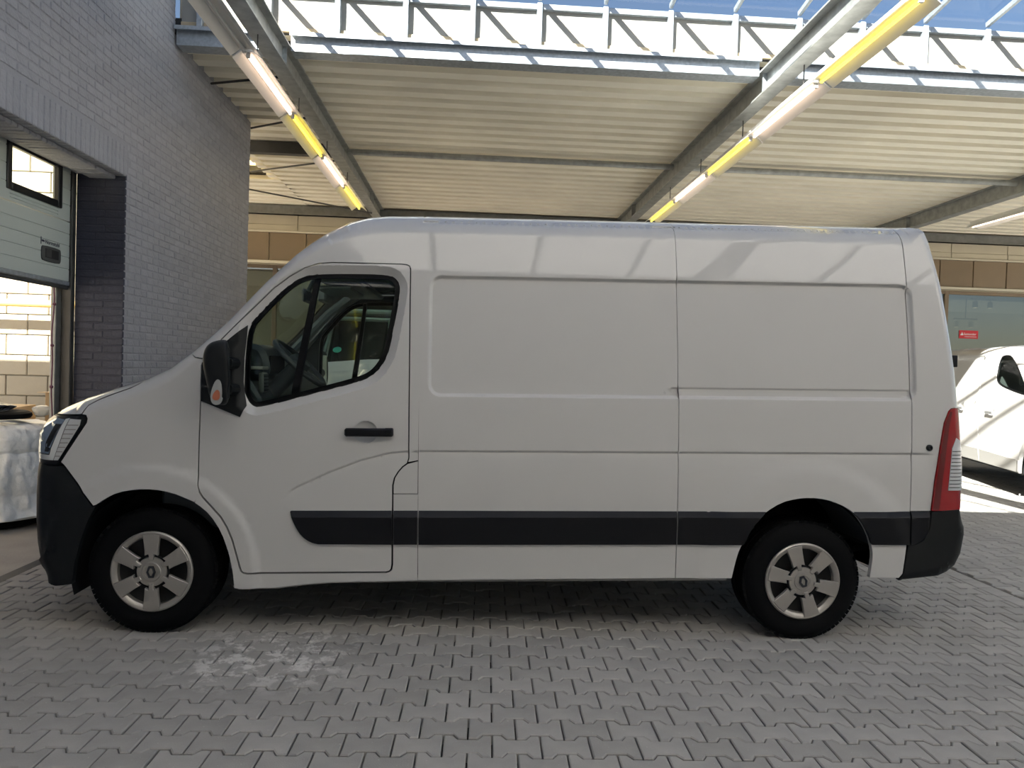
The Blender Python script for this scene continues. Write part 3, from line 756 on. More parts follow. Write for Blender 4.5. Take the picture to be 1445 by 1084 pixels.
m_red = mat('red_lens', (.32, .004, .008), .18, coat=.6)
m_redd = mat('dark_red_lens', (.13, .002, .004), .2, coat=.6)
m_lampw = mat('lamp_clear_plastic', (.62, .64, .66), .25, coat=.5)
m_arch = mat('arch_liner', (.012, .0125, .014), .65, spec=.2)

# ================================================================== the large white panel van
OUT = [(-.69, .29, .48, .24), (-.735, .335, .53, .28), (-.76, .40, .58, .3), (-.775, .47, .6, .3), (-.78, .61, .6, .3), (-.775, .76, .6, .3), (-.757, .90, .58, .28), (-.748, .94, .57, .28), (-.745, 1.02, .55, .27), (-.73, 1.09, .52, .26),
       (-.705, 1.15, .48, .25), (-.65, 1.203, .42, .22), (-.56, 1.25, .36, .18), (-.42, 1.305, .3, .14), (-.25, 1.36, .26, .12), (-.07, 1.415, .22, .1), (.06, 1.478, .2, .1), (.18, 1.565, .17, .085), (.247, 1.622, .16, .08), (.368, 1.738, .16, .08),
       (.569, 1.968, .16, .08), (.73, 2.136, .17, .085), (.81, 2.207, .18, .1), (.892, 2.271, .19, .12), (.95, 2.306, .2, .13), (1.014, 2.34, .2, .14), (1.075, 2.362, .2, .15), (1.137, 2.378, .2, .15), (1.239, 2.39, .2, .15), (1.454, 2.395, .2, .15),
       (4.36, 2.395, .2, .15), (4.42, 2.39, .15, .12), (4.455, 2.378, .11, .1), (4.475, 2.35, .08, .08), (4.49, 2.286, .07, .07), (4.529, 2.03, .06, .06), (4.556, 1.775, .06, .06), (4.582, 1.523, .06, .06), (4.598, 1.292, .06, .06), (4.61, 1.1, .06, .06), (4.618, .934, .06, .06), (4.62, .68, .06, .06), (4.62, .45, .06, .06)]
ZS = [.2, .5, .75, 1.0, 1.3, 1.6, 1.9, 2.1, 2.3, 2.5]; YS = [-.02, -.035, -.045, -.045, -.035, -.012, .03, .065, .11, .16]
_zz = np.linspace(.2, 2.5, 200); _yy = np.interp(_zz, ZS, YS)
for _ in range(60): _yy[1:-1] = .25*_yy[:-2]+.5*_yy[1:-1]+.25*_yy[2:]
def base(P): return np.interp(P[:, 1], _zz, _yy)
WIN = chaikin([(.509, 1.705), (.553, 1.766), (.626, 1.85), (.707, 1.934), (.77, 1.979), (.834, 2.004), (.942, 2.013), (1.246, 2.015), (1.302, 2.002), (1.333, 1.963), (1.339, 1.93), (1.328, 1.841), (1.29, 1.609), (1.27, 1.542), (1.238, 1.487), (1.196, 1.443), (1.132, 1.41), (.85, 1.332), (.581, 1.259), (.539, 1.269), (.507, 1.318), (.497, 1.361), (.498, 1.532)], 2)
CRX = [.70, .738, .759, .792, .957, 1.145, 1.3, 1.406, 1.5, 4.7]; CRZ = [.75, .775, .806, .826, .905, .978, 1.018, 1.028, 1.030, 1.030]
FH, RH = (0., .335), (3.684, .264)
def rbox(P, x0, x1, z0, z1, r):
    q = np.abs(P-[(x0+x1)/2, (z0+z1)/2])-[(x1-x0)/2-r, (z1-z0)/2-r]
    return np.linalg.norm(np.maximum(q, 0), axis=1)+np.minimum(np.max(q, axis=1), 0)-r
def feat(P):
    x, z = P[:, 0], P[:, 1]; y = np.zeros(len(P))
    # recessed cargo panel
    d = rbox(P, 1.509, 4.325, 1.331, 2.012, .07); y += .021*ss(.002, -.016, d)
    lo = 1.392+(.0-.06)*ss(2.90, 2.80, x)
    y += .010*ss(lo+.004, lo-.010, z)*ss(1.332, 1.348, z)*ss(2.80, 2.90, x)*ss(4.30, 4.28, x)
    # body crease
    zc = np.interp(x, CRX, CRZ); sd = zc-z
    y += .010*ss(-.002, .012, sd)*np.exp(-np.maximum(sd-.012, 0)/.045)*ss(.72, .80, x)*ss(4.42, 4.36, x)
    y += .006*ss(.80, .70, x)*0
    # wheel arch flares
    r = np.hypot(x-FH[0], z-FH[1]-.02); y -= .014*ss(.60, .55, r)
    r = np.hypot(x-3.68, z-.31); y -= .014*ss(.70, .58, r)
    # bevel round the cab window
    near = (x > .35) & (x < 1.46) & (z > 1.15) & (z < 2.15)
    if near.any():
        dw = dist_poly(P[near], WIN); t = np.clip(1-dw/.046, 0, 1); y[near] += .036*t
    y += .012*np.clip(1-np.abs(z-2.333)/.008, 0, 1)*ss(1.455, 1.465, x)*ss(4.30, 4.28, x)
    # grip cup of the door handle
    r = np.hypot((x-1.167)/.066, (z-1.128)/.062); y += .022*np.sqrt(np.clip(1-r**2, 0, 1))
    return y
VAN = Shell(OUT, base, feat, .99)
ROWS = [1.31, 1.318, 1.326, 1.331, 1.336, 1.342, 1.35, 1.36, 1.382, 1.388, 1.392, 1.397, 1.402, 1.99, 1.998, 2.004, 2.01, 2.014, 2.02, 2.03, 1.0, 1.01, 1.016, 1.02, 1.025, 1.03, 1.034, 1.04, 2.32, 2.326, 2.33, 2.333, 2.336, 2.34, 2.346]
COLS = [1.450, 1.459, 1.4635, 1.468, 1.475, 1.50, 1.508, 1.514, 1.52, 1.526, 1.535, 2.80, 2.82, 2.84, 2.86, 2.88, 2.90, 2.91, 2.916, 2.9205, 2.925, 2.9295, 2.934, 2.94, 4.280, 4.286, 4.2905, 4.295, 4.2995, 4.304, 4.31, 4.318, 4.325, 4.33]
def oidx(x, z): return int(np.argmin(np.hypot(VAN.O[:, 0]-x, VAN.O[:, 1]-z)))
def oseg(a, b): # outline points between two samples
    i, j = oidx(*a), oidx(*b); return [tuple(p) for p in (VAN.O[i:j+1, :2] if j >= i else VAN.O[j:i+1, :2][::-1])]
F_ARCH = [tuple(p) for p in chaikin([(-.265, .726), (-.222, .757), (-.153, .792), (-.06, .808), (.034, .809), (.13, .791), (.211, .757), (.264, .732), (.333, .672), (.392, .574), (.428, .465), (.45, .353), (.456, .262)], 1, False)]
i_s = min(range(len(F_ARCH)), key=lambda i: abs(F_ARCH[i][0]-.264))
DOOR = [(.285, 1.521), (.272, 1.486), (.273, 1.293), (.266, .918), (.268, .832), (.277, .80), (.296, .77), (.345, .715), (.392, .66), (.425, .60), (.45, .536), (.479, .423), (.488, .385), (.496, .361), (.508, .35), (.532, .345), (1.285, .346), (1.303, .352), (1.312, .364), (1.316, .388), (1.318, .724), (1.318, .835), (1.327, .875), (1.348, .91), (1.372, .938), (1.398, .957), (1.405, .985), (1.403, 1.457), (1.398, 2.045), (1.392, 2.062), (1.376, 2.070), (1.346, 2.073), (.96, 2.074), (.886, 2.067), (.81, 2.042), (.725, 1.99), (.643, 1.922), (.39, 1.649), (.32, 1.57)]
R_ARCH = [tuple(p) for p in chaikin([(3.25, .302), (3.268, .395), (3.289, .473), (3.319, .522), (3.339, .571), (3.384, .637), (3.434, .687), (3.524, .742), (3.609, .764), (3.694, .77), (3.779, .761), (3.863, .735), (3.942, .692), (3.995, .637), (4.04, .562), (4.063, .496), (4.076, .438), (4.07, .369), (4.063, .302)], 1, False)]
BON_GAP = [(-.358, 1.212), (-.338, 1.262), (-.29, 1.292), (-.231, 1.317), (-.124, 1.358), (-.085, 1.382), (-.07, 1.415)]
FUEL = [(1.323, .788), (1.323, .835), (1.331, .876), (1.351, .909), (1.374, .936), (1.400, .954), (1.457, .969), (1.457, .788)]

def pair(name, sk, m, par):
    skin_obj(name, sk, m, par); skin_obj(name, VAN.mirror(sk), m, par)
both = lambda sk: merge(sk, VAN.mirror(sk))
BETA = .0193
def build_van():
    root = empty('panel_van')
    
    G2 = .0032
    # --- cab shell: A pillars, roof edge over the door, B pillar
    di = DOOR.index((1.398, .957))
    poly = [(.235, 1.53)]+oseg((.18, 1.565), (1.454, 2.395))+[(1.460, 2.395), (1.460, .972), (1.398, .960)]+DOOR[di+1:]+[(.285, 1.521)]
    pair('cab_shell', VAN.skin(poly, .03, rows=ROWS, cols=COLS, gap=G2), m_paint, root)
    # --- front wing
    poly = [(.235, 1.53), (.285, 1.521)]+DOOR[1:6]+[F_ARCH[i_s]]+F_ARCH[:i_s][::-1]+[(-.285, .718), (-.442, .937), (-.462, .956), (-.329, 1.169), (-.325, 1.19), (-.333, 1.208)]+BON_GAP+oseg((-.07, 1.415), (.18, 1.565))
    pair('front_wing', VAN.skin(poly, .03, gap=G2, rim=.035), m_paint, root)
    # --- bonnet
    poly = BON_GAP[::-1]+[(-.457, 1.208), (-.56, 1.205), (-.65, 1.203)]+oseg((-.65, 1.203), (-.07, 1.415))
    i0, i1 = oidx(-.65, 1.203), oidx(.18, 1.565)
    bon = VAN.strip(i0, oidx(.12, 1.52), lambda t: .075*np.sin(np.clip(t*1.1, 0, 1)*math.pi*.5)+0*t)
    skin_obj('bonnet', merge(both(VAN.skin(poly, .03, gap=G2)), bon), m_paint, root)
    # --- front door with window
    o_ = [-.02, -.012, -.006, 0, .006, .012, .02, .035]
    crl = np.stack([np.linspace(.72, 1.41, 60), np.interp(np.linspace(.72, 1.41, 60), CRX, CRZ)], 1)
    wl = densify(WIN, .018); wl = np.vstack([wl, wl[:1]])
    cup = np.array([(1.167+.066*math.cos(t), 1.128+.062*math.sin(t)) for t in np.linspace(0, 2*math.pi, 49)])
    sk = VAN.skin(DOOR, .024, holes=[WIN], gap=G2, rim=.03, fine=[(crl, o_), (wl, [.005, .014, .024, .034, .042, .0455, .0475, .052, .06]), (cup, [-.002, .004, .01, .02, .03, .04])])
    sk2 = VAN.mirror(sk)
    d1 = skin_obj('door', sk, m_paint, root); d2 = skin_obj('door', sk2, m_paint, root)
    WI = offset_poly(WIN if np.sum(WIN[:, 0]*np.roll(WIN[:, 1], -1)-np.roll(WIN[:, 0], -1)*WIN[:, 1]) > 0 else WIN[::-1], .026)
    WO = offset_poly(WIN if np.sum(WIN[:, 0]*np.roll(WIN[:, 1], -1)-np.roll(WIN[:, 0], -1)*WIN[:, 1]) > 0 else WIN[::-1], -.006)
    seal = VAN.skin(WO, .03, holes=[WI], off=.004, rim=.025); pane = VAN.skin(WI, .05, off=.022, rim=0)
    div = VAN.skin([(.868, 2.0), (.897, 2.0), (.795, 1.33), (.752, 1.32)], .03, off=.012, rim=.03)
    SAIL = [(.276, 1.50), (.277, 1.293), (.486, 1.207), (.515, 1.268), (.50, 1.33), (.492, 1.40), (.493, 1.532), (.506, 1.712), (.41, 1.628), (.318, 1.549)]
    sail = VAN.skin(SAIL, .03, off=-.008, rim=.012)
    for d, mi in ((d1, False), (d2, True)):
        f = (lambda q: VAN.mirror(q)) if mi else (lambda q: q)
        skin_obj('window_seal', f(seal), m_seal, d); skin_obj('window_pane', f(pane), m_glass, d); skin_obj('window_divider', f(div), m_seal, d); skin_obj('mirror_sail', f(sail), m_bump, d)
    # door handle
    hb = MB(); hb.bbox(1.056, 1.321, -.082, -.058, 1.107, 1.153, .009); hb.bbox(1.06, 1.09, -.06, -.035, 1.11, 1.15, .004); hb.bbox(1.27, 1.32, -.07, -.035, 1.107, 1.153, .006)
    h = hb.build('door_handle', m_trim, d1, 40)
    MB().lathe([(0, -.0845), (.013, -.0845), (.015, -.082)], 16, 'y', (1.295, 0, 1.13)).build('lock', m_gap, h, True)
    # door moulding and body side mouldings
    STR_D = [(.759, .688), (.768, .655), (.778, .63), (.795, .595), (.814, .565), (.834, .543), (.857, .526), (.882, .514), (.911, .507), (1.314, .5035), (1.314, .693), (.764, .6925)]
    def mould(name, poly, par, off=-.012):
        sk = VAN.skin(poly, .03, rows=[.652, .655, .658, .66, .686, .69, .693], off=off, rim=.02)
        V = sk[0]; z = V[:, 2]; k = ss(.657, .694, z)                 # chamfer along the top
        V[:, 1] += .012*k; N = sk[2]; m_ = (z > .656) & (N[:, 1] < -.5); N[m_, 2] += .9; N[m_] /= np.linalg.norm(N[m_], axis=1, keepdims=True)
        return skin_obj(name, sk, m_trim, par)
    mould('door_moulding', STR_D, d1)
    # --- sill / lower body with step
    poly = [(1.459, .296), (1.459, .786), (1.322, .786), (1.322, .388), (1.316, .358), (1.303, .346), (1.285, .340), (.532, .339), (.505, .343), (.49, .358), (.482, .385), (.473, .423), (.444, .536), (.419, .598), (.386, .657), (.34, .711), (.291, .766), (.272, .796), (.267, .815), F_ARCH[i_s]]+F_ARCH[i_s+1:]+[(.501, .256), (.675, .259), (.831, .278), (.987, .289)]
    pair('sill', VAN.skin(poly, .03, cols=COLS, gap=.001, rim=.03), m_paint, root)
    sb = MB(); sb.prism([(.46, .238), (.68, .241), (.83, .260), (.99, .271), (1.46, .277), (1.46, .30), (.99, .293), (.83, .282), (.68, .263), (.46, .260)], .02, .12, 'y'); sb.box(1.46, 3.24, .02, .12, .275, .30); sb.build('sill_seam', mat('underseal_grey', (.33, .32, .30), .6), root)
    ff = skin_obj('fuel_flap', VAN.skin(FUEL, .03, gap=.001, rim=.015), m_paint, root)
    mould('side_moulding', [(1.325, .5035), (1.456, .5035), (1.456, .693), (1.325, .693)], root)
    mould('side_moulding', [(1.463, .5025), (2.921, .5), (2.921, .69), (1.463, .693)], root)
    ra = [p for p in R_ARCH if .50 < p[1] < .692]; la = [p for p in ra if p[0] < 3.6]; rb_ = [p for p in ra if p[0] > 3.7]
    mould('side_moulding', [(2.929, .5), (3.302, .5)]+la+[(3.436, .69), (2.929, .69)], root)
    mould('side_moulding', rb_+[(4.064, .5), (4.292, .498), (4.292, .69), (3.95, .69)], root)
    mould('side_moulding', [(4.30, .498), (4.33, .502), (4.371, .523), (4.395, .555), (4.406, .594), (4.411, .69), (4.30, .69)], root, -.014)
    # --- cargo sides
    poly = [(1.459, .296), (2.925, .301), (2.925, 2.395)]+oseg((2.925, 2.395), (1.459, 2.395))
    corner = np.array([(1.579+.07*math.cos(t), 1.401+.07*math.sin(t)) for t in np.linspace(math.pi, 1.5*math.pi, 12)]); corner2 = np.array([(1.579+.07*math.cos(t), 1.942+.07*math.sin(t)) for t in np.linspace(math.pi, .5*math.pi, 12)])
    fn = [(corner, [-.006, 0, .004, .008, .012, .018]), (corner2, [-.018, -.012, -.008, -.004, 0, .006])]
    pair('side_panel', VAN.skin(poly, .045, rows=ROWS, cols=COLS, rim=.012, fine=fn, gap=.0022), m_paint, root)
    poly = [(2.925, .301)]+R_ARCH+[(4.24, .300), (4.262, .326), (4.280, .5), (4.295, .5), (4.295, 2.395)]+oseg((4.295, 2.395), (2.925, 2.395))
    pair('rear_quarter_panel', VAN.skin(poly, .04, rows=ROWS, cols=COLS, rim=.03, gap=.0022), m_paint, root)
    TL = [(4.545, 1.292), (4.53, 1.288), (4.515, 1.272), (4.488, 1.206), (4.463, 1.062), (4.435, .865), (4.418, .694)]
    poly = [(4.295, .69), (4.418, .692)]+TL[::-1]+[(4.598, 1.292)]+oseg((4.598, 1.292), (4.295, 2.395))
    pair('rear_pillar', VAN.skin(poly, .035, rows=ROWS, cols=COLS, gap=.0022, rim=.012), m_paint, root)
    MB().lathe([(0, -.052), (.012, -.055), (.018, -.05), (.019, -.03)], 20, 'y', (4.399, -.002, 1.061)).build('door_stop_cap', m_trim, root, True)
    # tail lamp
    for mi in (False, True):
        f = (lambda q: VAN.mirror(q)) if mi else (lambda q: q)
        poly = TL[::-1]+[(4.5985, 1.292)]+oseg((4.598, 1.292), (4.62, .694))
        tl = skin_obj('tail_lamp', f(VAN.skin(poly, .025, off=-.010, rim=.03, gap=.001)), m_red, root)
        skin_obj('side_lens', f(VAN.skin([(4.425, .70), (4.44, .86), (4.467, 1.058), (4.492, 1.204), (4.52, 1.272), (4.53, 1.27), (4.515, 1.20), (4.497, 1.06), (4.475, .86), (4.462, .70)], .03, off=-.0125, rim=.004)), m_redd, tl)
        skin_obj('reverse_lens', f(VAN.skin([(4.512, .815), (4.607, .815), (4.603, 1.05), (4.585, 1.10), (4.555, 1.12), (4.53, 1.06)], .02, off=-.014, rim=.006)), m_lampw, tl)
        for q in range(11):
            z = .83+q*.021
            skin_obj('lens_rib', f(VAN.skin([(4.514+(z-.815)*.07, z), (4.603, z), (4.603, z+.004), (4.514+(z-.815)*.07, z+.004)], .03, off=-.0165, rim=.004)), m_trim, tl)
    # --- rear bumper
    RB = Shell([(4.60, .705, .05, .03), (4.625, .64, .06, .06), (4.64, .612, .07, .07), (4.652, .598, .08, .08), (4.655, .55, .08, .08), (4.645, .43, .09, .1), (4.615, .355, .1, .1), (4.565, .312, .1, .1), (4.5, .298, .06, .08), (4.27, .284, .03, .04)], base, lambda P: np.zeros(len(P)), .99)
    poly = [(4.416, .69), (4.411, .594), (4.376, .521), (4.33, .498), (4.285, .495), (4.268, .325), (4.238, .288), (4.27, .284)]+[tuple(p) for p in RB.O[::-1, :2]]
    sk = RB.skin(poly, .03, off=-.016, rim=.03)
    skin_obj('rear_bumper', merge(sk, RB.mirror(sk), RB.strip(0, len(RB.O)-1, lambda t: .03+0*t)), m_bump, root)
    # hinge on the rear door edge
    MB().bbox(4.572, 4.612, .03, .075, 1.53, 1.60, .005).build('door_hinge', m_trim, root)
    # --- front bumper and lamp
    BA = [(-.265, .726), (-.31, .648), (-.351, .538), (-.387, .417), (-.403, .314), (-.405, .285)]
    poly = [(-.405, .29), (-.5, .277), (-.62, .282)]+oseg((-.69, .29), (-.748, .94))+[(-.473, .934), (-.442, .930), (-.287, .712)]+BA[:-1]
    sk = both(VAN.skin(poly, .03, gap=.001, rim=.035)); i0, i1 = 0, oidx(-.748, .94)
    skin_obj('front_bumper', merge(sk, VAN.strip(i0, i1, lambda t: .04+0*t)), m_bump, root)
    MB().lathe([(0, -.01), (.011, -.01), (.012, 0)], 12, 'y', (-.51, .035, .49)).build('parking_sensor', m_gap, root, True)
    b = MB(); b.bbox(-.735, -.70, .30, .50, .30, .345, .01); b.build('fog_trim', m_chrome, root)
    i0, i1 = oidx(-.748, .94), oidx(-.65, 1.203)
    gg = skin_obj('grille', VAN.strip(i0, i1, lambda t: .03+0*t, u0=-.99, u1=.99), m_trim, root)
    for q in (.3, .62): 
        i = int(i0+(i1-i0)*q); skin_obj('grille_bar', VAN.strip(i, i+1, lambda t: .045+0*t, u0=-.75, u1=.75), m_chrome, gg)
    HL = [(-.358, 1.208), (-.336, 1.206), (-.329, 1.19), (-.333, 1.169), (-.464, .958), (-.475, .938), (-.569, .938), (-.748, .942)]+oseg((-.748, .944), (-.65, 1.201))+[(-.56, 1.203), (-.457, 1.206)]
    for mi in (False, True):
        f = (lambda q: VAN.mirror(q)) if mi else (lambda q: q)
        hl = skin_obj('headlamp', f(VAN.skin(HL, .025, gap=.001, rim=.03, off=.004)), m_seal, root)
        skin_obj('daylight_strip', f(VAN.skin([(-.425, 1.192), (-.45, 1.187), (-.525, .992), (-.63, .992), (-.63, .965), (-.502, .965)], .02, off=.000, rim=.005)), mat('lamp_white', (.78, .78, .76), .25, coat=.4), hl)
        skin_obj('indicator_housing', f(VAN.skin([(-.358, 1.185), (-.364, 1.155), (-.476, .965), (-.499, .965), (-.422, 1.188)], .02, off=.001, rim=.005)), mat('lamp_silver', (.72, .71, .69), .3, metal=.2), hl)
        for q in range(8):
            z = .985+q*.024; xa = -.496+(z-.965)*.34; xc = -.476+(z-.965)*.56
            skin_obj('reflector_rib', f(VAN.skin([(xa, z), (xc, z), (xc, z+.005), (xa, z+.005)], .03, off=-.003, rim=.004)), m_cap, hl)
        skin_obj('projector_glass', f(VAN.skin([(-.455, 1.183), (-.52, 1.19), (-.62, 1.15), (-.66, 1.0), (-.53, .998)], .02, off=.001, rim=.005)), mat('lamp_blue_glass', (.45, .55, .66), .06, metal=.85), hl)
        skin_obj('projector_hood', f(VAN.skin([(-.468, 1.16), (-.505, 1.16), (-.56, 1.01), (-.533, 1.01)], .02, off=-.002, rim=.005)), m_gap, hl)
        skin_obj('lamp_lens', f(VAN.skin(offset_poly(np.array(HL[::-1]) if True else HL, .006), .03, off=-.008, rim=0)), m_clear, hl)
    # --- windscreen, roof, rear doors
    i0, i1 = oidx(.12, 1.52), oidx(.86, 2.245)
    ws = skin_obj('windscreen', VAN.strip(i0, i1, lambda t: .06+0*t, u0=-.97, u1=.97), m_glass, root)
    skin_obj('windscreen_edge', merge(VAN.strip(i0, i1, lambda t: .06+0*t, 3, -1, -.95, .002), VAN.strip(i0, i1, lambda t: .06+0*t, 3, .95, 1, .002)), m_seal, ws)
    MB().tube([(.12, .5, 1.53), (.16, .9, 1.58), (.18, 1.25, 1.60)], .012, 6).build('wiper', m_trim, ws)
    i2 = oidx(1.454, 2.395); i3 = oidx(4.42, 2.39)
    skin_obj('roof', VAN.strip(i1, i3, lambda t: .05*np.minimum(1, .4+t*6)), m_paint, root)
    rd_ = skin_obj('rear_doors', VAN.strip(i3, len(VAN.O)-1, lambda t: .02+0*t), m_paint, root)
    MB().box(4.60, 4.645, .985, .995, .7, 2.3).build('door_seam', m_gap, rd_)
    # --- black sheets added behind the gaps to stop light, wheel arches, underbody
    inner = Shell(OUT, base, lambda P: np.zeros(len(P)), .99)
    poly = [(.18, 1.40), (.24, 1.49), (.40, 1.60), (.62, 1.86), (.74, 1.965), (.88, 2.05), (1.43, 2.06), (1.445, .40), (1.30, .33), (.55, .34), (.47, .48), (.40, .68), (.25, .85)]
    HW = offset_poly(WIN[::-1] if np.sum(WIN[:, 0]*np.roll(WIN[:, 1], -1)-np.roll(WIN[:, 0], -1)*WIN[:, 1]) < 0 else WIN, -.002)
    sk = inner.skin(poly, .08, holes=[HW], off=.045, rim=.0); pair('gap_backing', sk, m_gap, root)
    sk = inner.skin([(p[0], p[1]) for p in poly], .08, holes=[HW], off=.075, rim=0); pair('door_card', sk, m_dash, root)
    sk = inner.skin([(1.44, .32), (1.475, .32), (1.475, 2.2), (1.44, 2.2)], .2, off=.03, rim=0); pair('pillar_backing', sk, m_gap, root)
    ub = MB(); ub.box(.5, 3.15, .10, 1.88, .31, .5); ub.box(3.15, 4.55, .42, 1.56, .43, .52); ub.box(4.1, 4.55, .10, 1.88, .46, .52); ub.box(-.45, .5, .42, 1.56, .30, .7); ub.box(1.2, 2.4, .3, 1.0, .22, .32)
    ub.build('underbody', mat('underbody_black', (.01, .01, .01), .8), root)
    for (cx, cz, R, ang0, ang1) in ((FH[0]+.03, FH[1]+.0, .47, -5, 195), (3.665, .33, .45, 20, 182)):
        for mi in (0, 1):
            b = MB(); n = 28; y0, y1 = (.015, .42) if not mi else (1.56, 1.965)
            V = []
            for i in range(n+1):
                t = math.radians(ang0+(ang1-ang0)*i/n); c, s_ = math.cos(t), math.sin(t)
                V += [(cx+R*c, y0, cz+R*s_), (cx+R*c, y1, cz+R*s_)]
            b.add(V, [(2*i, 2*i+1, 2*i+3, 2*i+2) for i in range(n)])
            if cx < 1: # closed inner face at the front
                k = len(b.v); b.v += [(cx, y1 if not mi else y0, cz)]; b.f += [(2*i+(1-mi), 2*i+2+(1-mi), k) for i in range(n)]
            b.build('arch_liner', m_arch if cx < 1 else mat('rear_arch_liner', (.03, .031, .034), .6, spec=.3), root, True)
    lf = MB(); lf.tube([(3.1, .33, .36), (3.45, .33, .31), (3.684, .33, .29), (3.95, .33, .33), (4.3, .33, .41)], .022, 6); lf.tube([(3.684, .2, .264), (3.684, 1.78, .264)], .05, 8); lf.tube([(3.1, 1.65, .36), (3.684, 1.65, .29), (4.3, 1.65, .41)], .022, 6)
    lf.build('rear_axle', m_gap, root, True)
    # --- interior
    bk = MB(); bk.box(1.52, 1.54, .14, 1.84, .5, 2.26); bk.build('bulkhead', mat('bulkhead_dark', (.035, .036, .036), .7), root)
    hl_ = MB(); hl_.bbox(.82, 1.53, .22, 1.76, 2.11, 2.16, .02); hl_.bbox(.78, 1.05, .25, 1.73, 2.02, 2.06, .015); sh = hl_.build('headliner', m_liner, root)
    MB().bbox(.80, 1.02, .35, .85, 1.955, 1.975, .008).build('sun_visor', m_liner, root)
    rv = MB(); rv.bbox(.66, .69, .62, .84, 1.90, 1.985, .012); rv.tube([(.68, .72, 1.97), (.72, .72, 2.06)], .015, 8); rv.build('rear_view_mirror', m_dash, root)
    cp = MB(); cp.bbox(.70, .76, .90, 1.12, 1.93, 2.03, .012); cp.build('toll_sensor', m_liner, root)
    # dash
    db = MB(); db.prism([(-.02, .55), (.46, .55), (.50, .85), (.54, 1.10), (.54, 1.30), (.48, 1.40), (.36, 1.46), (.12, 1.47), (-.02, 1.40)], .16, 1.82, 'y', .02)
    ds = db.build('dashboard', m_dash, root, 30)
    hd = MB(); hd.prism([tuple(p) for p in chaikin([(.36, 1.40), (.50, 1.36), (.555, 1.45), (.52, 1.59), (.45, 1.625), (.37, 1.60), (.33, 1.50)], 2)], .30, .70, 'y', .03); hd.build('instrument_hood', m_dash, ds, 40)
    MB().bbox(.535, .549, .34, .66, 1.44, 1.55, .004).build('instrument_panel', m_gap, ds)
    vn = MB(); vn.bbox(.522, .550, .17, .29, 1.33, 1.45, .01); v_ = vn.build('side_vent', mat('vent_grey', (.10, .105, .10), .45), ds)
    for q in range(5): MB().box(.548, .553, .185, .275, 1.345+q*.02, 1.349+q*.02).build('vent_slat', m_gap, v_)
    MB().bbox(.44, .55, .17, .29, 1.465, 1.485, .005).build('dash_trim', mat('dash_light', (.28, .27, .24), .5), ds)
    # steering wheel: ring, hub, spokes; column leaning back
    sw = empty('steering_wheel'); sw.parent = root; sw.location = (.68, .50, 1.505); sw.rotation_euler = (0, math.radians(43), 0)
    tor = MB(); n = 40
    tor.lathe([(.195+.017*math.cos(t), .017*math.sin(t)) for t in [2*math.pi*i/10 for i in range(10)]], n, 'z', closed=True)
    rg = tor.build('wheel_rim', m_dash, sw, True)
    hb = MB(); hb.lathe([(0, .03), (.06, .028), (.075, .0), (.07, -.03), (0, -.04)], 24, 'z')
    for a in (0, math.pi, -math.pi/2):
        Mr = Matrix.Rotation(a, 4, 'Z'); hb.bbox(.05, .19, -.022, .022, -.015, .008, .005, Mr)
    hb.build('wheel_hub', m_dash, sw, 40)
    MB().tube([(.66, .5, 1.475), (.42, .5, 1.24)], [.05, .06], 12).build('steering_column', m_dash, root, True)
    # seats
    for yc_ in (.50, 1.40):
        st = empty('seat'); st.parent = root; st.location = (1.12, yc_, .62)
        b = MB(); b.prism([tuple(p) for p in chaikin([(-.12, 0), (.32, 0), (.36, .06), (.30, .16), (-.10, .18), (-.16, .10)], 2)], -.24, .24, 'y', .03); b.build('seat_cushion', m_dash, st, 45)
        b = MB(); b.prism([tuple(p) for p in chaikin([(.24, .10), (.36, .10), (.40, .70), (.36, .76), (.30, .72)], 2)], -.22, .22, 'y', .03); b.build('seat_back', m_dash, st, 45)
        b = MB(); b.prism([tuple(p) for p in chaikin([(.32, .78), (.40, .78), (.41, .92), (.34, .93)], 2)], -.12, .12, 'y', .02); b.build('headrest', m_dash, st, 45)
    # far cab side trim that shows through the glass
    MB().tube([(.30, 1.80, 1.58), (.60, 1.79, 1.90), (.83, 1.77, 2.08), (1.1, 1.76, 2.12), (1.42, 1.76, 2.12)], .035, 8).build('pillar_trim', mat('pillar_grey', (.24, .26, .25), .7), root, True)
    # --- mirrors
    MP = chaikin([(.448, 1.625), (.473, 1.618), (.481, 1.529), (.485, 1.399), (.476, 1.305), (.464, 1.28), (.424, 1.28), (.394, 1.305), (.372, 1.40), (.35, 1.509), (.361, 1.576), (.394, 1.613)], 2)
    c0 = MP.mean(0)
    for mi in (False, True):
        b = MB(); n = len(MP); rings = [(-.315, .35), (-.312, .70), (-.295, .88), (-.26, .97), (-.20, 1.0), (-.12, 1.0), (-.09, .93), (-.085, .6)]
        for y, k in rings:
            q = c0+(MP-c0)*k; b.v += [(p[0]+(.03*(1-k))-.30*(y+.2)*(1 if p[0] > c0[0]-.02 else .5), (2*.99-y) if mi else y, p[1]) for p in q]
        for i in range(len(rings)-1):
            for j in range(n): b.f.append((i*n+j, i*n+(j+1) % n, (i+1)*n+(j+1) % n, (i+1)*n+j))
        b.f.append(tuple(range(n))); b.f.append(tuple((len(rings)-1)*n+j for j in range(n)))
        mo = b.build('door_mirror', m_bump, root, 50)
        Yf = (lambda y: 2*.99-y) if mi else (lambda y: y)
        b = MB(); P_ = chaikin([(.488, 1.595), (.488, 1.32), (.484, 1.30)][:2]+[(.488, 1.3)], 0)
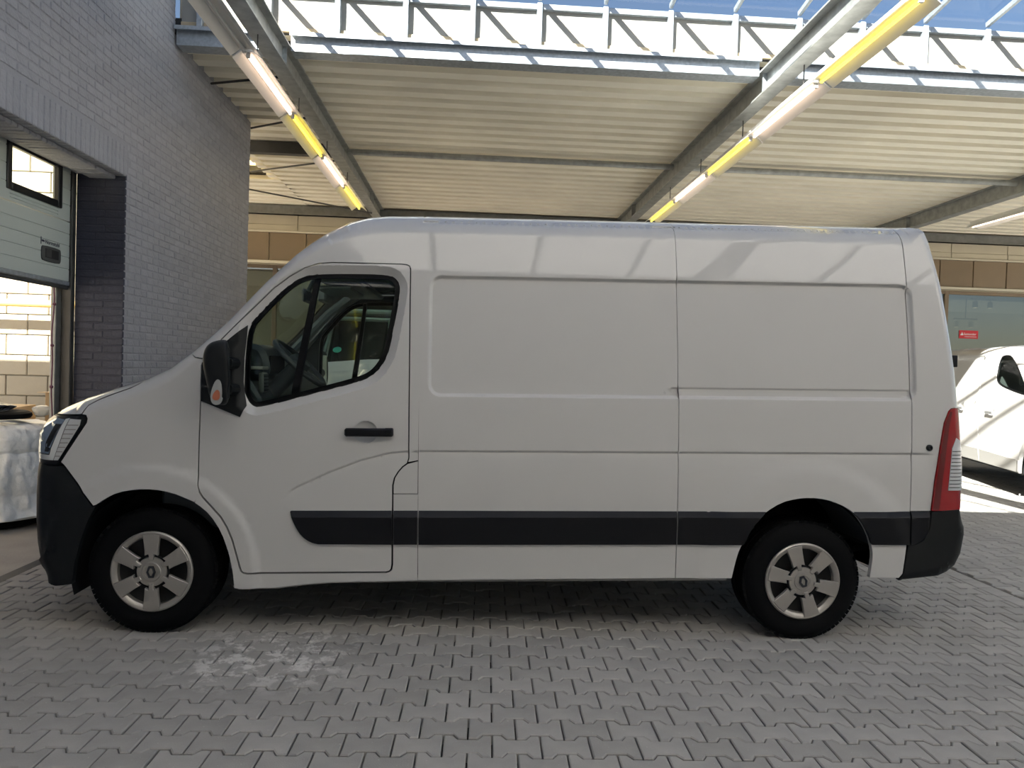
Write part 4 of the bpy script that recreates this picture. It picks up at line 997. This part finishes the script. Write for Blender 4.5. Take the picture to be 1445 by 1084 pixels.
        b.add([(.513-.30*(y_+.30), Yf(y_), z_) for y_, z_ in ((-.27, 1.32), (-.11, 1.32), (-.11, 1.58), (-.27, 1.58))]+[(.505-.30*(y_+.30), Yf(y_), z_) for y_, z_ in ((-.27, 1.32), (-.11, 1.32), (-.11, 1.58), (-.27, 1.58))], [(0, 1, 2, 3), (7, 6, 5, 4), (0, 1, 5, 4), (1, 2, 6, 5), (2, 3, 7, 6), (3, 0, 4, 7)]); b.build('mirror_glass', m_chrome, mo)
        for z_ in (1.50, 1.36): MB().tube([(.44, Yf(-.10), z_), (.46, Yf(-.03), z_)], .03, 10).build('mirror_arm', m_bump, mo, True)
        IN = chaikin([(.455, 1.415), (.476, 1.41), (.482, 1.35), (.476, 1.30), (.452, 1.288), (.432, 1.305), (.431, 1.35)], 2)
        b = MB(); b.prism([tuple(p) for p in IN], Yf(-.306), Yf(-.324), 'y', .004); io = b.build('indicator', mat('indicator_lens', (.33, .34, .34), .2, coat=.5), mo, 40)
        b = MB(); b.prism([tuple(p) for p in (IN-[.456, 1.322])*[.72, .42]+[.456, 1.325]], Yf(-.322), Yf(-.326), 'y', .001); b.build('bulb', mat('amber_red', (.42, .13, .07), .3), io)
    # --- wheels
    def wheel(cx, cz, yf, flip, rot):
        t = empty('wheel'); t.parent = root; t.location = (cx, yf, cz); t.rotation_euler = (0, rot, math.pi if flip else 0)
        R = .348
        b = MB(); pr = [(.205, .03), (.215, .008), (.235, .0), (.27, -.006), (.30, -.002), (.325, .010), (.340, .026), (.345, .04)]
        pr += [(R, .055), (R, .088), (R-.010, .091), (R-.010, .099), (R, .102), (R, .132), (R-.010, .135), (R-.010, .143), (R, .146), (R, .18), (.345, .195), (.335, .21), (.30, .228), (.25, .228), (.21, .21), (.205, .19)]
        b.lathe(pr, 72, 'y', closed=False); ty = b.build('tyre', m_rubber, t, 40)
        tb = MB(); tb.lathe([(.33, .19), (.33, .03)], 72, 'y')
        for i in range(72):
            a = 2*math.pi*i/72; Mr = Matrix.Rotation(a, 4, 'Y')
            tb.box(.331, .3490, .020, .052, -.0128, .0128, Mr); tb.box(.331, .3490, .185, .212, -.0128, .0128, Mr)
        tb.build('tread_blocks', m_rubber, ty)
        MB().lathe([(.0, .06), (.15, .05), (.2, .03), (.208, .05), (.208, .2), (0, .2)], 40, 'y').build('rim', m_capd, t, True)
        # cap: outer ring, hub disc, six spokes, emblem
        MB().lathe([(.186, .03), (.189, .006), (.2, -.006), (.215, -.010), (.2225, -.004), (.224, .012), (.218, .03)], 64, 'y').build('cap_ring', m_cap, t, True)
        MB().lathe([(0, -.008), (.034, -.008), (.036, -.0105), (.05, -.0105), (.053, -.007), (.080, -.004), (.083, .004), (.083, .03)], 48, 'y').build('cap_hub', m_cap, t, True)
        MB().lathe([(.084, .02), (.084, -.0005), (.0885, -.0005), (.0885, .02)], 48, 'y').build('cap_groove', m_gap, t, True)
        for i in range(6):
            a = math.pi/2+i*math.pi/3
            sp = [(.090, -.035), (.120, -.036), (.16, -.04), (.205, -.046), (.209, 0), (.205, .046), (.16, .04), (.120, .036), (.090, .035), (.098, .016), (.094, .014), (.066, .011), (.066, -.011), (.094, -.014), (.098, -.016)]
            c, s_ = math.cos(a), math.sin(a)
            pl = [(p[0]*c-p[1]*s_, p[0]*s_+p[1]*c) for p in sp]
            b = MB(); b.prism(pl, -.010-.002, .012, 'y', .0025); b.build('spoke', m_cap, t)
        e = MB(); dm = lambda w_, h_: [(w_, 0), (0, h_), (-w_, 0), (0, -h_)]
        o1, o2 = [(.010, .024), (-.010, .024), (-.019, 0), (-.010, -.024), (.010, -.024), (.019, 0)], [(.004, .016), (-.004, .016), (-.010, 0), (-.004, -.016), (.004, -.016), (.010, 0)]
        nn = 6; o1 = [(a*1.35, c*1.35) for a, c in o1]; o2 = [(a*1.35, c*1.35) for a, c in o2]; e.v += [(p[0], -.010, p[1]) for p in o1]+[(p[0], -.010, p[1]) for p in o2]+[(p[0], -.016, p[1]) for p in offset_poly(o1[::1], .002)]+[(p[0], -.016, p[1]) for p in o2]
        for i in range(nn):
            j = (i+1) % nn; e.f += [(i, j, 12+j, 12+i), (6+i, 6+j, 18+j, 18+i), (12+i, 12+j, 18+j, 18+i)]
        em = e.build('emblem', mat('emblem_dark', (.09, .09, .10), .25, metal=.8), t)
        return t
    wheel(FH[0], FH[1]+.011, 0, False, 0.0); wheel(RH[0], RH[1]+.010, 0, False, -.28)
    wheel(FH[0], FH[1]+.005, 1.98, True, .3); wheel(RH[0], RH[1]+.005, 1.98, True, .8)
    return root
van = build_van()
VX, VY, VYAW = -1.73733, 4.04117, .00567
def place_van(o, x, y, yaw):
    # body sits nose-down by BETA about the front hub
    hub = Matrix.Translation((x, y, 0)) @ Matrix.Rotation(yaw, 4, 'Z') @ Matrix.Translation((0, 0, .335)) @ Matrix.Rotation(-BETA, 4, 'Y') @ Matrix.Translation((0, 0, -.335))
    o.rotation_mode = 'QUATERNION'; o.location = hub.to_translation(); o.rotation_quaternion = hub.to_quaternion()
place_van(van, VX, VY, VYAW)
tag(van, 'long white panel van parked side-on in the middle of the hall', 'van', 'white panel vans')

def copy_tree(o, parent=None):
    c = o.copy(); COL.objects.link(c)
    if parent is not None: c.parent = parent
    for ch in list(o.children): copy_tree(ch, c)
    return c
van2 = copy_tree(van); place_van(van2, .10, 7.85, math.radians(90))
van2['label'] = 'white van facing the camera behind the long white van'

ws2 = [o for o in van2.children if o.name.startswith('windscreen')][0]
Ms2 = Matrix.Translation((.262, 1.62, 1.668)) @ Matrix.Rotation(math.radians(-44), 4, 'Y')
b = MB(); b.lathe([(0, .002), (.045, .002), (.047, 0)], 24, 'z'); b.v = [tuple(Ms2 @ Vector(v)) for v in b.v]; b.build('round_sticker', mat('sticker_teal', (.02, .30, .22), .4), ws2)
# ------------------------------------------------------------------ compact white van on the right
OUT2 = [(-1.15, .30, .4, .2), (-1.25, .40, .5, .25), (-1.29, .60, .5, .25), (-1.27, .78, .5, .25), (-1.21, .95, .45, .22), (-1.07, 1.04, .35, .18), (-.80, 1.11, .3, .14), (-.55, 1.18, .25, .12), (-.37, 1.26, .2, .1), (.10, 1.60, .18, .09), (.42, 1.83, .18, .1), (.60, 1.93, .2, .12), (.80, 1.99, .2, .14), (1.1, 2.015, .2, .15), (3.5, 2.02, .2, .15), (3.72, 2.0, .15, .12), (3.80, 1.93, .1, .1), (3.88, 1.5, .08, .08), (3.93, 1.0, .08, .08), (3.93, .45, .08, .08)]
def base2(P): return np.interp(P[:, 1], [.2, .6, .9, 1.2, 1.5, 1.8, 2.1], [.0, -.03, -.045, -.035, .0, .06, .14])
def feat2(P):
    x, z = P[:, 0], P[:, 1]; y = np.zeros(len(P))
    d = rbox(P, 1.51, 2.60, 1.15, 1.88, .1); y += .012*ss(.002, -.02, d)
    for cx in (-.35, 3.1): y -= .02*ss(.52, .46, np.hypot(x-cx, z-.34))
    for cx, cz in ((.98, 1.07), (2.03, 1.09)): r = np.hypot((x-cx)/.1, (z-cz)/.07); y += .02*np.sqrt(np.clip(1-r**2, 0, 1))
    return y
SV = Shell(OUT2, base2, feat2, .93)
def build_small():
    root = empty('delivery_van')
    def pr(name, poly, m, res=.05, **k):
        sk = SV.skin(poly, res, **k); a = skin_obj(name, sk, m, root); b = skin_obj(name, SV.mirror(sk), m, root); return a, b
    def os2(a, b):
        i = int(np.argmin(np.hypot(SV.O[:, 0]-a[0], SV.O[:, 1]-a[1]))); j = int(np.argmin(np.hypot(SV.O[:, 0]-b[0], SV.O[:, 1]-b[1])))
        return [tuple(p) for p in (SV.O[i:j+1, :2] if j >= i else SV.O[j:i+1, :2][::-1])], min(i, j), max(i, j)
    fa = [(-.35+.40*math.cos(t), .34+.40*math.sin(t)) for t in np.linspace(math.pi, 0, 17)]; ra = [(3.1+.40*math.cos(t), .34+.40*math.sin(t)) for t in np.linspace(math.pi, 0, 17)]
    W2 = chaikin([(-.22, 1.345), (.30, 1.42), (.48, 1.49), (.53, 1.60), (.52, 1.85), (.45, 1.90), (.33, 1.80), (-.20, 1.38)], 2)
    W2 = chaikin([(-.05, 1.32), (.50, 1.39), (.88, 1.46), (1.0, 1.56), (1.03, 1.80), (.96, 1.88), (.62, 1.86), (-.02, 1.40)], 2)
    top, i0, i1 = os2((-.2, 1.18), (1.08, 2.005))
    pr('front_body', [(-.90, .36), (-.75, .34)]+fa+[(.09, .34), (1.33, .345), (1.38, .9), (1.45, 1.5), (1.45, 2.01)]+os2((1.45, 2.015), (-1.29, .6))[0]+[(-1.28, .5)], m_paint, .05, holes=[W2], gap=.003)
    pr('sliding_door', [(1.34, .345), (2.55, .35), (2.60, .8), (2.65, 1.9), (2.65, 2.015)]+os2((2.65, 2.017), (1.46, 2.015))[0]+[(1.46, 1.5), (1.39, .9)], m_paint, .05, gap=.003)
    pr('rear_quarter', [(2.56, .35), (2.68, .35)]+ra+[(3.52, .34), (3.9, .42)]+os2((3.93, .45), (2.66, 2.017))[0]+[(2.66, 1.9), (2.61, .8)], m_paint, .05, gap=.003)
    wi = offset_poly(W2 if np.sum(W2[:, 0]*np.roll(W2[:, 1], -1)-np.roll(W2[:, 0], -1)*W2[:, 1]) > 0 else W2[::-1], .02)
    pr('window_seal', W2, m_seal, .05, holes=[wi], off=.006, rim=.02); pr('window_pane', wi, m_glass, .05, off=.015, rim=0)
    cl = mat('cladding_grey', (.30, .29, .275), .5)
    pr('lower_cladding', [(.09, .35), (1.32, .355), (1.33, .53), (.07, .50)], cl, .05, off=-.012); pr('lower_cladding', [(1.35, .355), (2.55, .36), (2.55, .54), (1.37, .53)], cl, .05, off=-.012)
    for x0, z0 in ((.98, 1.07), (2.03, 1.09)):
        for y in (-.065, 2*.93+.065):
            b = MB(); b.bbox(x0-.12, x0+.12, y-.012, y+.012, z0-.02, z0+.022, .008); b.build('door_handle', m_chrome if False else mat('handle_silver', (.5, .5, .5), .3, metal=.7), root)
    n = len(SV.O)-1; ip = lambda x, z: int(np.argmin(np.hypot(SV.O[:, 0]-x, SV.O[:, 1]-z)))
    a, b_, c, d = ip(-1.07, 1.04), ip(-.41, 1.25), ip(.55, 1.9), ip(3.72, 2.0)
    skin_obj('front_end', SV.strip(0, a, lambda t: .06+0*t), m_bump, root); skin_obj('bonnet', SV.strip(a, b_, lambda t: .05+0*t), m_paint, root)
    skin_obj('windscreen', SV.strip(b_, c, lambda t: .06+0*t), m_glass, root); skin_obj('roof', SV.strip(c, d, lambda t: .04+0*t), m_paint, root); skin_obj('rear_doors', SV.strip(d, n, lambda t: .02+0*t), m_paint, root)
    fl = [(-.55, .36), (-.93, .5)]
    b = MB(); b.box(.10, 2.65, .1, 1.76, .30, .5); b.box(-.95, 3.8, .42, 1.44, .32, .5); b.build('underbody', MATS['underbody_black'], root)
    b = MB(); b.box(1.3, 1.34, .12, 1.74, .5, 1.93); b.build('bulkhead', MATS['bulkhead_dark'], root)
    b = MB(); b.prism([(-.5, .5), (-.1, .5), (-.05, 1.1), (-.2, 1.2), (-.5, 1.2)], .15, 1.71, 'y', .02); b.build('dashboard', m_dash, root)
    for y in (.46, 1.40):
        st = empty('seat'); st.parent = root; st.location = (.72, y, .55)
        b = MB(); b.prism([tuple(p) for p in chaikin([(.16, .10), (.28, .10), (.34, .78), (.30, .82), (.24, .78)], 2)], -.22, .22, 'y', .03); b.build('seat_back', m_dash, st, 45)
        b = MB(); b.prism([tuple(p) for p in chaikin([(.20, .90), (.32, .90), (.33, 1.12), (.24, 1.13)], 2)], -.14, .14, 'y', .02); b.build('headrest', m_dash, st, 45)
    for (cx, cz) in ((-.35, .34), (3.1, .34)):
        b = MB(); nq = 20
        for i in range(nq+1):
            t = math.pi*i/nq; b.v += [(cx+.40*math.cos(t), .0, cz+.40*math.sin(t)), (cx+.40*math.cos(t), 1.86, cz+.40*math.sin(t))]
        b.f = [(2*i, 2*i+1, 2*i+3, 2*i+2) for i in range(nq)]; b.build('arch_liner', m_arch, root, True)
    ws = [o for o in van.children if o.name.startswith('wheel')]
    for (cx, y, fl_) in ((-.35, -.005, 0), (3.1, -.005, 0), (-.35, 1.865, 1), (3.1, 1.865, 1)):
        c = copy_tree(ws[0], root); c.location = (cx, y, .33); c.scale = (.94, .94, .94); c.rotation_euler = (0, .2, math.pi if fl_ else 0)
    ant = MB(); ant.tube([(.3, .45, 1.15), (.2, .7, 1.45)], .006, 5); ant.build('wiper', m_trim, root)
    return root
sv = build_small(); sv.scale = (1, 1, 1.035); sv.location = (9.03, 8.527, 0); sv.rotation_euler = (0, 0, math.radians(75))
tag(sv, 'smaller white van in sunlight behind the right end of the long van', 'van')

# ------------------------------------------------------------------ covered tyre stack and litter in the doorway
m_film = mat('plastic_film', (.66, .69, .72), .28, spec=.6, bump=(14, .6, .03))
def film_extra(n, b, tc): pass
def lump(nx, ny, f):
    b = MB()
    for i in range(nx):
        for j in range(ny): b.v.append(f(i/nx*2*math.pi, j/(ny-1)))
    b.f = [(i*ny+j, ((i+1) % nx)*ny+j, ((i+1) % nx)*ny+j+1, i*ny+j+1) for i in range(nx) for j in range(ny-1)]
    return b
from mathutils import noise as mn
def cover(a, t):
    prof = [(0, .90), (.22, .90), (.40, .895), (.47, .86), (.50, .78), (.49, .69), (.465, .655), (.49, .62), (.515, .52), (.52, .38), (.50, .30), (.52, .2), (.54, .1), (.57, .012)]
    k = t*(len(prof)-1); i = min(int(k), len(prof)-2); q = k-i; r = prof[i][0]*(1-q)+prof[i+1][0]*q; z = prof[i][1]*(1-q)+prof[i+1][1]*q
    fold = (1-z/.9)*.055+.022
    n = mn.noise(Vector((math.cos(a)*2.6, math.sin(a)*2.6, z*2.2)))+.6*mn.noise(Vector((math.cos(a)*7, math.sin(a)*7, z*4+5)))+.75*abs(mn.noise(Vector((math.cos(a)*9+z*5, math.sin(a)*9, z*7))))-.4*abs(mn.noise(Vector((math.cos(a)*16-z*9, math.sin(a)*16, z*14))))
    hem = .0
    if t > .93: hem = max(0, .20*(mn.noise(Vector((math.cos(a)*1.5+3, math.sin(a)*1.5, 1)))+.35))*(t-.93)/.07
    r2 = r+n*fold*(1 if r > .1 else 0)
    return (r2*math.cos(a), r2*math.sin(a), z+hem+.015*n)
ts = empty('tyre_stack', (-4.27, 6.66, 0)); tag(ts, 'stack of tyres wrapped in crumpled white plastic sheet inside the doorway', 'tyre stack')
lump(150, 70, cover).build('plastic_cover', m_film, ts, 'all')
for k in range(4):
    MB().lathe([(.26, .02), (.24, .06), (.24, .16), (.27, .2), (.38, .2), (.43, .17), (.445, .11), (.43, .05), (.38, .02)], 40, 'z', (0, 0, k*.215-.018), closed=True).build('tyre', m_rubber, ts, True)
tr = MB(); tr.lathe([(.20, .0), (.18, .03), (.18, .09), (.21, .12), (.27, .12), (.30, .09), (.305, .05), (.29, .01)], 40, 'z', closed=True)
t_ = tr.build('loose_tyre', m_rubber, smooth=True, loc=(-4.25, 6.6, .94)); t_.scale = (1, 1, .55); tag(t_, 'small black tyre lying on the plastic wrapped stack', 'tyre')
def bag(s0):
    def f(a, t):
        th = t*math.pi; r = .16*math.sin(th)+.0; z = .07*(1-math.cos(th))
        n = mn.noise(Vector((math.cos(a)*2.5*math.sin(th)+s0, math.sin(a)*2.5*math.sin(th), z*14)))*.06
        return ((r+n*math.sin(th))*math.cos(a), (r+n*math.sin(th))*math.sin(a), z+.25*n*math.sin(th))
    return f
bg_ = lump(40, 20, bag(1)).build('rubbish_bag', mat('bag_black', (.02, .022, .03), .25), smooth='all', loc=(-4.22, 6.56, 1.0)); bg_.scale = (1, .9, .6); tag(bg_, 'crumpled black plastic bag on the wrapped tyres', 'bag')
bg_ = lump(40, 20, bag(4)).build('film_scrap', mat('film_white', (.7, .68, .62), .4), smooth='all', loc=(-3.90, 6.74, .96)); bg_.scale = (.45, .5, .7); tag(bg_, 'crumpled pale plastic scrap beside the black bag', 'plastic scrap')
m_card = mat('cardboard', (.52, .38, .22), .8, noise=(6, .08))
for k, (x, y, sx, sy, sz, rz, lab) in enumerate(((-5.3, 8.0, .9, .6, .95, .2, 'large tan cardboard box in the yard behind the tyres'), (-4.5, 8.5, .5, .45, 1.1, -.15, 'tall tan cardboard box nearest the door rail'))):
    t = empty('cardboard_box', (x, y, 0), rz); tag(t, lab, 'box', 'cardboard boxes in the yard')
    MB().bbox(-sx/2, sx/2, -sy/2, sy/2, 0, sz, .004).build('carton', m_card, t)
    MB().box(-sx/2, sx/2, -sy/2-.12, -sy/2, sz-.004, sz, Matrix.Rotation(-.0, 4, 'X')).build('flap', m_card, t)
b = MB(); b.bbox(-.5, .5, -.02, .02, 0, .5, .004); o = b.build('leaning_board', mat('board_grey', (.45, .42, .36), .7, noise=(8, .1)), loc=(-5.35, 7.45, .35)); o.rotation_euler = (math.radians(-20), math.radians(-38), .1); o.location = (-5.2, 7.3, .62); tag(o, 'grey board leaning behind the wrapped tyres', 'board')
